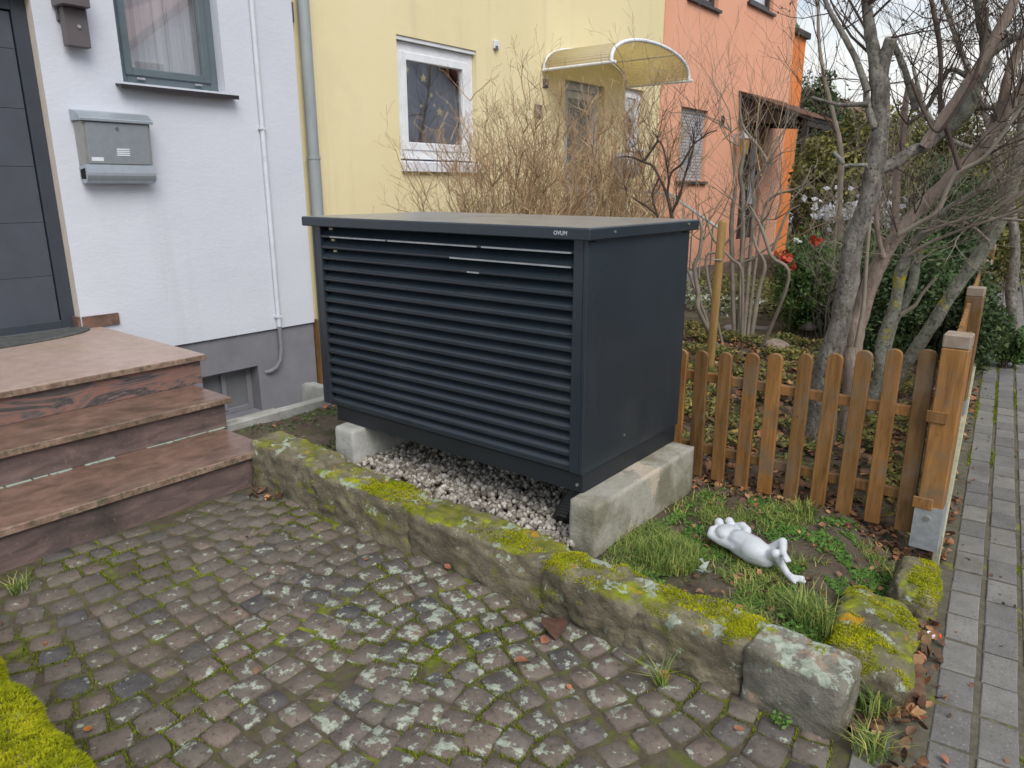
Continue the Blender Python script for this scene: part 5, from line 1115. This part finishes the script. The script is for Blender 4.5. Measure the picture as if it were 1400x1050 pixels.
# evergreen masses
def bush(name, label, c, rads, n, size, mat, seed=0, stem=True, lumps=9, cat='shrub', flat_bottom=True, twm=None, holes=.35):
    c = Vector(c); T_ = thing(name, (c.x, c.y, max(0, c.z-rads[2])), label, cat)
    g = np.random.default_rng(seed+100); V, F_ = [], []
    L_ = [(g.normal(size=3)*np.array([.42, .42, .38]), g.uniform(.35, .62)) for _ in range(lumps)]; L_.append((np.zeros(3), .7))
    out = []
    while len(out) < n:
        l_, r_ = L_[g.integers(len(L_))]; u = g.normal(size=3); u /= np.linalg.norm(u); q_ = l_+u*r_*(g.random()**.35)
        if np.linalg.norm(q_) > 1.12: continue
        wz_ = np.array(q_)*np.array(rads)+np.array(c)
        if wz_[2] < .04: continue
        if noise.noise(Vector(wz_)*(2.2/max(rads)*1.6)+Vector((seed, 0, 0))) < -holes+0*.1: continue
        out.append(wz_)
    P_ = np.array(out); nr = (P_-np.array(c))/np.array(rads)
    o = nobj('foliage', leaf_quads(P_, size, nr*.8+np.array([0,0,.4]), 1.0, .5), mat, T_)
    mb = MB(); r0 = random.Random(seed)
    for k in range(6):
        a_ = r0.uniform(0, 6.28); e = Vector((c.x+math.cos(a_)*rads[0]*.5, c.y+math.sin(a_)*rads[1]*.5, c.z+rads[2]*r0.uniform(.1, .6)))
        b0 = Vector((c.x+math.cos(a_)*.05, c.y+math.sin(a_)*.05, -.02)); mid = b0.lerp(e, .5)+Vector((0, 0, .1*rads[2])); mb.tube([b0, mid, e], [.02*max(rads)+.006, .014*max(rads)+.004, .004], 6)
    mb.build('stems', twm or m_twigd, T_); return T_
def bpx(px_, py_, Y): return aty(px_, py_, Y)
c = bpx(1300, 395, 7.0); bush('evergreen_shrub', 'broad dark green conifer shrub behind the leaning lichen trunk', (c.x-.05, c.y, .72), (.52, .75, .80), 30000, .045, m_leafd, 1, holes=.5)
c = bpx(1232, 420, 6.6); bush('evergreen_shrub', 'dark green shrub low behind the pink trunk', (c.x, c.y, .55), (.42, .5, .58), 10000, .042, m_leafd, 12, holes=.5)
c = bpx(1122, 395, 7.6); bush('evergreen_shrub', 'mid green holly like shrub left of the thick grey trunk', (c.x, c.y, .55), (.52, .6, .66), 15000, .045, m_leafg, 2, holes=.5)
c = bpx(1180, 330, 8.8); bush('evergreen_shrub', 'green shrub behind the thick grey trunk, below the white wall', (c.x, c.y, .60), (.85, .8, .62), 13000, .055, m_leafg, 3)
c = bpx(1372, 345, 9.6); bush('evergreen_shrub', 'dark shrub overhanging the pavement at far right', (c.x-.62, c.y, .95), (.5, .8, .9), 11000, .055, m_leafd, 4)
c = bpx(1165, 250, 12.0); bush('hedge_tree', 'olive green hedge tree right of the orange house porch', (c.x, c.y, 1.3), (.8, 1.0, 1.3), 15000, .09, m_leafo, 5)
c = bpx(1165, 235, 14.0); bush('hedge_tree', 'olive green hedge tree behind the pale wall, left of the grey trunk', (c.x, c.y, 1.4), (1.4, 1.4, 1.45), 17000, .09, m_leafo, 6)
c = bpx(1250, 240, 14.6); bush('hedge_tree', 'olive green hedge tree right behind the grey trunk', (c.x, c.y, 1.35), (1.3, 1.4, 1.5), 17000, .09, m_leafo, 7)
c = bpx(1330, 235, 13.2); bush('hedge_tree', 'olive green hedge tree behind the crossing branches', (c.x, c.y, 1.2), (1.2, 1.4, 1.4), 17000, .09, m_leafo, 8)
c = bpx(1392, 240, 15.5); bush('hedge_tree', 'olive green hedge tree at far right edge', (c.x, c.y, 1.2), (1.1, 1.4, 1.4), 13000, .09, m_leafo, 9)
c = bpx(1122, 160, 18.6); bush('conifer_tree', 'tall narrow dark conifer beside the orange gable', (c.x, c.y, 2.2), (.7, .9, 2.05), 15000, .10, m_leafd, 10, cat='tree')
c = bpx(1140, 190, 24); bush('conifer_tree', 'broad distant dark conifer below the brown roof', (c.x, c.y, 2.1), (1.6, 1.5, 2.0), 12000, .12, m_leafd, 11, cat='tree')
p = bpx(1165, 285, 9.6); fs = thing('flowering_shrub', (p.x, p.y, .1), 'shrub with small white blossoms glimpsed between grey trunk and red flowers', 'shrub')
P_ = np.stack([rng.uniform(p.x-.42, p.x+.62, 700), rng.normal(p.y, .25, 700), rng.uniform(.2, p.z+.12, 700)], 1); o = nobj('foliage', leaf_quads(P_, .07, None, 1, .5), m_leafg, fs)
P_ = np.stack([rng.uniform(p.x-.40, p.x+.60, 420), rng.normal(p.y-.2, .16, 420), rng.normal(p.z-.02, .10, 420)], 1); P_ = P_[[noise.noise(Vector(q)*6) > -.05 for q in P_]]
nobj('blossoms', leaf_quads(P_, .075, np.array([[.3, -.8, .4]]), .5, .7), flat('white blossom', (.62,.64,.70), .6), fs)
for k in range(9): MB().tube([(p.x-.35+k*.1, p.y, -.02), (p.x-.4+k*.12, p.y-.1, p.z)], [.01, .004], 5).build('stem', m_twigp, fs)
c = bpx(1382, 442, 7.6); bush('box_plant', 'small bright green bushy plant beside the far fence post on pavement', (c.x+.03, c.y, .20), (.14, .2, .22), 4500, .035, m_leafg, 14, cat='plant')
for k, (x_, y_, h_) in enumerate(((-10, 60, 4.5), (-3, 64, 4), (3, 70, 5), (-17, 58, 5))): bush('distant_tree', ('leftmost distant tree on the horizon', 'distant tree at the end of the street', 'distant tree beyond the pavement end', 'distant tree hidden behind the houses')[k], (x_, y_, h_*.5), (4, 3, h_*.55), 5000, .35, m_leafo, 30+k, cat='tree')

# ------------------------------------------------------------------ ground plants, grass and leaves
def scatter(n, x0, x1, y0, y1, dens, zoff=0.0):
    out = []
    while len(out) < n:
        x_, y_ = rng.uniform(x0, x1), rng.uniform(y0, y1)
        if x_ > ex(y_)-.18: continue
        if -3.1 < x_ < -1.35 and 2.1 < y_ < 3.13: continue
        if rng.random() < dens(x_, y_): out.append((x_, y_, gz(x_, y_)+zoff))
    return np.array(out)
def dgrass(x_, y_):
    v = .5+fbm((x_, y_, 11), 4.5)*1.1
    k = max(0.02, min(1, (v-.44)*2.0+.35*noise.noise(Vector((x_*28, y_*28, 3)))))
    if y_ > 3.1: k *= .12
    if math.hypot(x_+1.24, y_-2.42) < .17: k = 1
    if x_ < -1.22 and y_ > 2.7: k *= .3
    return k
P = scatter(9000, -1.34, -.33, 2.12, 3.3, dgrass); nobj('grass', blades(P, .024, .003, 1.7), m_grass, label='short patchy winter grass round the frog statue', cat='grass')
def tuft(name, label, x_, y_, r_, n, h, mat=m_grass, z=None, cat='grass tuft', group=None, lean=.8, w_=.004):
    a_ = rng.uniform(0, 6.28, n); q_ = np.sqrt(rng.random(n))*r_; P_ = np.stack([x_+np.cos(a_)*q_, y_+np.sin(a_)*q_, np.full(n, gz(x_, y_) if z is None else z)], 1)
    V, F_ = blades(P_, h, w_, lean); o = link(name, np_mesh(name, V, F_), mat); return tag(o, label, cat, group)
g1 = atz(915, 762, .15); tuft('grass_tuft', 'large fine grass tuft left of the frog statue beside the concrete block', g1.x, g1.y, .12, 1500, .060, lean=.9, w_=.0028)
g2 = atz(1110, 850, .14); tuft('grass_tuft', 'coarse grass tuft between the frog foot and the larger mossy stone', g2.x, g2.y, .07, 220, .11, lean=1.0)
g3 = atz(1195, 975, .0); tuft('grass_tuft', 'grass tuft on the ground between grey end stone and pavement', g3.x, g3.y, .05, 120, .09, z=0, lean=1)
g4 = atz(1190, 1030, .0); tuft('grass_tuft', 'lowest grass tuft at the bottom edge by the pavement', g4.x, g4.y, .05, 120, .08, z=0, lean=1)
g5 = atz(905, 937, .0); tuft('grass_tuft', 'small arching grass tuft on cobbles beside the orange curled leaf', g5.x, g5.y, .02, 22, .09, z=0, lean=1.4, w_=.005)
g6 = atz(25, 808, .0); tuft('grass_tuft', 'small weed tuft on the cobbles by the lowest granite step', g6.x, g6.y, .035, 50, .06, z=0, lean=1.2)
g7 = atz(1245, 790, .1); tuft('grass_tuft', 'dark grass between the two mossy stones', g7.x, g7.y-.02, .05, 160, .07, z=.05, lean=1)
g8 = atz(1150, 700, .13); tuft('grass_tuft', 'green tuft at foot of the picket fence near the corner post', g8.x-.12, g8.y-.15, .06, 150, .06, lean=1)
def leafclump(name, label, x_, y_, r_, n, size, mat, z=None, h=.03, cat='plant'):
    a_ = rng.uniform(0, 6.28, n); q_ = np.sqrt(rng.random(n))*r_; P_ = np.stack([x_+np.cos(a_)*q_, y_+np.sin(a_)*q_, (gz(x_, y_) if z is None else z)+rng.uniform(.004, h, n)], 1)
    return tag(link(name, np_mesh(name, *leaf_quads(P_, size, np.array([[0, 0, 1.]]), .7, .6)), mat), label, cat)
g = atz(1067, 990, .0); leafclump('weed', 'small bright green weed on cobbles before the grey end stone', g.x, g.y, .03, 60, .014, m_leafb, 0)
g = atz(957, 780, .14); leafclump('weed', 'pale grey green leafy plant in the grass below the frog', g.x, g.y, .035, 9, .045, m_whitef, h=.04)
g = atz(1090, 858, .14); leafclump('weed', 'low bright green ground weed behind the long wall stone', g.x, g.y+.02, .07, 200, .018, m_leafb)
g = atz(685, 880, .0)
for k, (px_, py_, z_) in enumerate(((1140,680,.13),(1080,665,.13),(1210,745,.12),(1010,705,.14),(1180,790,.13),(1050,700,.14),(1120,730,.14),(1160,840,.13))):
    g = atz(px_, py_, z_); 
P = scatter(6500, -1.3, -.33, 2.15, 3.2, lambda a_, b_: max(0, min(1, (.5+fbm((a_, b_, 31), 5)-.55)*3)), .006)
nobj('ground_weed', leaf_quads(P, .018, np.array([[0, 0, 1.]]), .6, .6), m_leafb, label='low green weeds growing through the lawn patch', cat='weeds')
def dback(x_, y_): return max(0, min(1, (.5+fbm((x_, y_, 21), 3.0)*1.5-.38)*1.8))
P = scatter(19000, -3.6, -.45, 3.4, 6.9, dback, .02); P[:, 2] += rng.uniform(0, .07, len(P))
nobj('ground_cover', leaf_quads(P, .036, np.array([[0, 0, 1.]]), .7, .6), m_leafy, label='yellow green ground cover in the garden behind the fence', cat='ground cover')
P = scatter(9000, -5.4, -.8, 7.9, 11, lambda a_, b_: .9, .03); P[:, 2] += rng.uniform(0, .14, len(P))
nobj('flower_bed', leaf_quads(P, .06, np.array([[0, 0, 1.]]), .8, .6), m_leafo, label='low planting beyond the grey garden path', cat='ground cover')
P = scatter(900, -3.87, -3.1, 2.15, 3.0, lambda a_, b_: max(0, .5+fbm((a_, b_, 2), 3)), .004); nobj('side_weeds', leaf_quads(P, .02, np.array([[0, 0, 1.]]), .7, .6), m_leafg, label='sparse weeds on soil beside the light well kerb', cat='weeds')
P = np.stack([rng.uniform(-4.2, -3.9, 1200), rng.uniform(3.08, 3.8, 1200), rng.uniform(.10, .2, 1200)], 1); nobj('side_weeds', leaf_quads(P, .035, np.array([[0, 0, 1.]]), .8, .6), m_leafg, label='green weeds behind the light well end, left of the housing', cat='weeds')
# path in the garden
pth = MB().add([(-5.6,7.05,.115),(-1.2,7.0,.115),(-1.35,7.85,.115),(-5.6,8.3,.115)], [(0,1,2,3)]).build('garden_path', m_slab); tag(pth, kind='structure')
# curled leaves
def leaf_curl(P, size, flatn=.35):
    """a pointed, folded and curled leaf per point: 2 x 4 quads"""
    V, F_ = [], []; us = [0, .25, .55, .85, 1]; ws = [.03, .34, .40, .2, .01]
    for i, p in enumerate(P):
        s = size*rng.uniform(.6, 1.3); cv = rng.uniform(-1.2, 1.2); fold = rng.uniform(.1, .7); E_ = np.array(Euler((rng.normal()*flatn, rng.normal()*flatn, rng.uniform(0, 6.28))).to_matrix())
        loc = []
        for u_, w__ in zip(us, ws):
            zc = cv*(u_-.5)**2*.6; w__ *= rng.uniform(.85, 1.1)
            loc += [((u_-.5), w__, zc+fold*w__), ((u_-.5), 0, zc), ((u_-.5), -w__, zc+fold*w__)]
        V.append(np.array(loc)*s @ E_.T+np.array(p)+np.array([0, 0, .12*s]))
        b = i*15
        for k in range(4): F_ += [(b+k*3, b+k*3+1, b+k*3+4, b+k*3+3), (b+k*3+1, b+k*3+2, b+k*3+5, b+k*3+4)]
    return np.concatenate(V), np.array(F_)
def litter(n, f, size, label, fl=.45):
    P_ = []
    while len(P_) < n:
        q_ = f()
        if q_ is not None: P_.append(q_)
    return nobj('leaf_litter', leaf_curl(P_, size, fl), m_fall, label=label, cat='fallen leaves')
def f1():
    y_ = rng.uniform(2.0, 9); x_ = ex(y_)-.12-abs(rng.normal())*.07
    if y_ > 3.3 and x_ < ex(y_)-.14: x_ = ex(y_)-rng.uniform(.02, .15)
    return (x_, y_, (gz(x_, y_) if x_ < ex(y_)-.165 else .002)+rng.uniform(0, .01)) if rng.random() < .5+fbm((0, y_, 5), 1.5) else None
litter(640, f1, .040, 'brown fallen leaves gathered along the pavement edge')
def f2():
    x_, y_ = rng.uniform(-1.4, -.42), rng.normal(3.28, .09)
    return (x_, y_, gz(x_, y_)+.004)
litter(520, f2, .034, 'brown fallen leaves along the foot of the picket fence')
def f3():
    x_, y_ = rng.uniform(-3.4, -.6), rng.uniform(3.35, 6.4); return (x_, y_, gz(x_, y_)+.01+rng.uniform(0, .04)) if x_ < ex(y_)-.25 else None
litter(2600, f3, .05, 'brown fallen leaves among plants behind the fence')
def f4():
    y_ = rng.uniform(1.85, 2.75); x_ = ex(y_)-.075+rng.normal()*.04; return (x_, y_, rng.uniform(.004, .03))
litter(130, f4, .040, 'large brown leaves heaped between mossy stone and pavement', .6)
def f5():
    x_, y_ = rng.uniform(-1.32, -.45), rng.uniform(2.2, 3.1); return (x_, y_, gz(x_, y_)+.012)
litter(130, f5, .026, 'few brown fallen leaves lying in the lawn patch')
def f6():
    x_, y_ = rng.uniform(-3.3, -3.15)+abs(rng.normal())*.05, rng.uniform(1.85, 1.97); return (x_, y_, .005)
litter(16, f6, .04, 'brown leaves in the corner of lowest step and stone wall')
def f9():
    y_ = rng.uniform(1.8, 7); x_ = ex(y_)+rng.uniform(0, .6)**1.5; return (x_, y_, .003)
litter(90, f9, .016, 'small leaf scraps and crumbs scattered on the pavement')
def f7():
    x_, y_ = rng.uniform(-3.85, -3.1), rng.uniform(2.15, 3.2); return (x_, y_, gz(x_, y_)+.006)
litter(26, f7, .035, 'brown leaves on soil beside the light well')
def f8(): return (rng.uniform(-3.2, -.4), rng.uniform(.6, 1.9), .003)
litter(22, f8, .022, 'tiny leaf scraps scattered over the cobbles')
for px_, py_, s_, mt_, lab in ((507,727,.075,m_fallo,'orange curled leaf on the cobbles at foot of the stone wall'), (612,777,.055,m_fallr,'brownish red curled leaf by the wall right of the orange one'),
    (757,862,.10,m_falld,'large dark dead leaf on the cobbles below the mossy wall'), (745,876,.06,m_fallr,'reddish leaf lying against the large dark dead leaf'), (714,907,.05,m_fallr,'narrow red brown leaf lying flat on the open cobbles'),
    (908,926,.042,m_fallo,'small orange leaf near the long wall stone foot'), (1010,998,.03,m_fallr,'small brown leaf on cobbles before the grey end stone'), (77,867,.045,m_fallo,'orange sliver of leaf near the moss covered corner stone') if False else (120,998,.035,m_fallo,'orange sliver of leaf near the moss covered corner stone'),
    (1258,985,.07,m_fallr,'long reddish brown leaf on the ground beside the pavement edge'), (1155,1052,.06,m_falld,'dark leaf at the bottom edge near pavement') if False else (1290,1040,.03,m_fallr,'small brown leaf lying on the nearest paver'),
    (382,680,.05,m_falld,'dark leaf on cobbles near the left end of the wall'), (300,712,.0,None,'')):
    if mt_ is None: continue
    p = atz(px_, py_, .005); o = link('fallen_leaf', np_mesh('fallen_leaf', *leaf_curl([(0, 0, 0)], s_*1.0, .25)), mt_); o.location = p; tag(o, lab, 'leaf')
for px_, py_, z_, lab in ((913,812,.17,None),): pass
p = atz(1203, 888, .0)
# flowers and small things in the middle garden
def flower(px_, py_, Y, mat, r_, lab, name='flower'):
    p = aty(px_, py_, Y); t = thing(name, (p.x, p.y, .1), lab, 'flower'); MB().tube([(p.x+.02, p.y, .1), (p.x, p.y, p.z)], .0018, 5).build('stem', m_leafg, t)
    P_ = np.array(p)+rng.normal(size=(26, 3))*r_*.5; k = link('petals', np_mesh('petals', *leaf_quads(P_, r_, None, 1, .8)), mat); keep(k, t)
flower(1113, 331, 6.9, m_red, .045, 'upper single red flower above the green shrub'); flower(1074, 352, 6.9, m_red, .06, 'larger red flower cluster left of the green shrub'); flower(1084, 366, 6.8, m_red, .03, 'small dark red flower just below the larger red cluster'); flower(1089, 330, 6.9, m_whitef, .03, 'tiny white flower between the red ones')
for i, (px_, py_) in enumerate(((1008,408),(965,402))):
    p = aty(px_, py_, 8.2); P_ = np.stack([rng.normal(p.x, .16, 260), rng.normal(p.y, .12, 260), rng.uniform(.12, .30, 260)], 1)
    tag(link('variegated_plant', np_mesh('variegated_plant', *leaf_quads(P_, .05, None, 1, .5)), m_whitef), ('white variegated low plant right of the round stake' if i == 0 else 'white variegated low plant left of the round stake'), 'plant', None, 'stuff')
p = atz(1060, 478, .14); t = blob('garden_stone', m_barkp, None, (p.x, p.y, .16), (.13, .10, .07), 4, .2); tag(t, 'rounded pinkish grey stone in ground cover behind the fence', 'stone')
p = atz(1103, 470, .12); lt = thing('path_lantern', (p.x, p.y, .12), 'small black lantern standing at the end of garden path', 'lantern')
MB().box(p.x-.05, p.x+.05, p.y-.05, p.y+.05, .12, .14).build('base', m_darkw, lt); 
for a_, b_ in ((-.04,-.04),(.04,-.04),(-.04,.04),(.04,.04)): MB().box(p.x+a_-.006, p.x+a_+.006, p.y+b_-.006, p.y+b_+.006, .14, .26).build('leg', m_darkw, lt)
MB().tube([(p.x, p.y, .26), (p.x, p.y, .28), (p.x, p.y, .33)], [.075,.07,.015], 8).build('roof', m_darkw, lt)
# litter: a bottle cap
p = atz(1270, 876, .0); tag(MB().tube([(p.x, p.y, .02), (p.x+.003, p.y, .03)], .014, 12).build('bottle_cap', flat('white plastic cap', (.7,.7,.75), .4)), 'white bottle cap among leaves beside the larger mossy stone', 'litter')
p = atz(1281, 876, .0); tag(blob('red_wrapper', flat('red foil', (.6,.08,.03), .4), None, (p.x, p.y, .02), (.014,.012,.01), 3, .3, 2), 'crumpled red scrap beside the white bottle cap', 'litter')

# ------------------------------------------------------------------ put every root at the base of its thing
bpy.context.view_layer.update()
def bounds(o):
    pts = []
    st_ = [o]
    while st_:
        q_ = st_.pop(); st_ += list(q_.children)
        if q_.type == 'MESH':
            m_ = q_.matrix_world; pts += [m_ @ Vector(b_) for b_ in q_.bound_box]
    return (Vector([min(p[i] for p in pts) for i in range(3)]), Vector([max(p[i] for p in pts) for i in range(3)])) if pts else None
for o in list(COL.objects):
    if o.parent is not None or 'category' not in o: continue
    b_ = bounds(o)
    if b_ is None: continue
    base = Vector(((b_[0].x+b_[1].x)/2, (b_[0].y+b_[1].y)/2, b_[0].z))
    if o.type == 'EMPTY':
        o.location = base
        for c_ in o.children: c_.matrix_parent_inverse = Matrix.Translation(-base)
    elif o.type == 'MESH' and o.location.length < 1e-6:
        o.data.transform(Matrix.Translation(-base)); o.location = base
        for c_ in o.children: c_.matrix_parent_inverse = Matrix.Translation(-base)
print('objects', len(COL.objects))
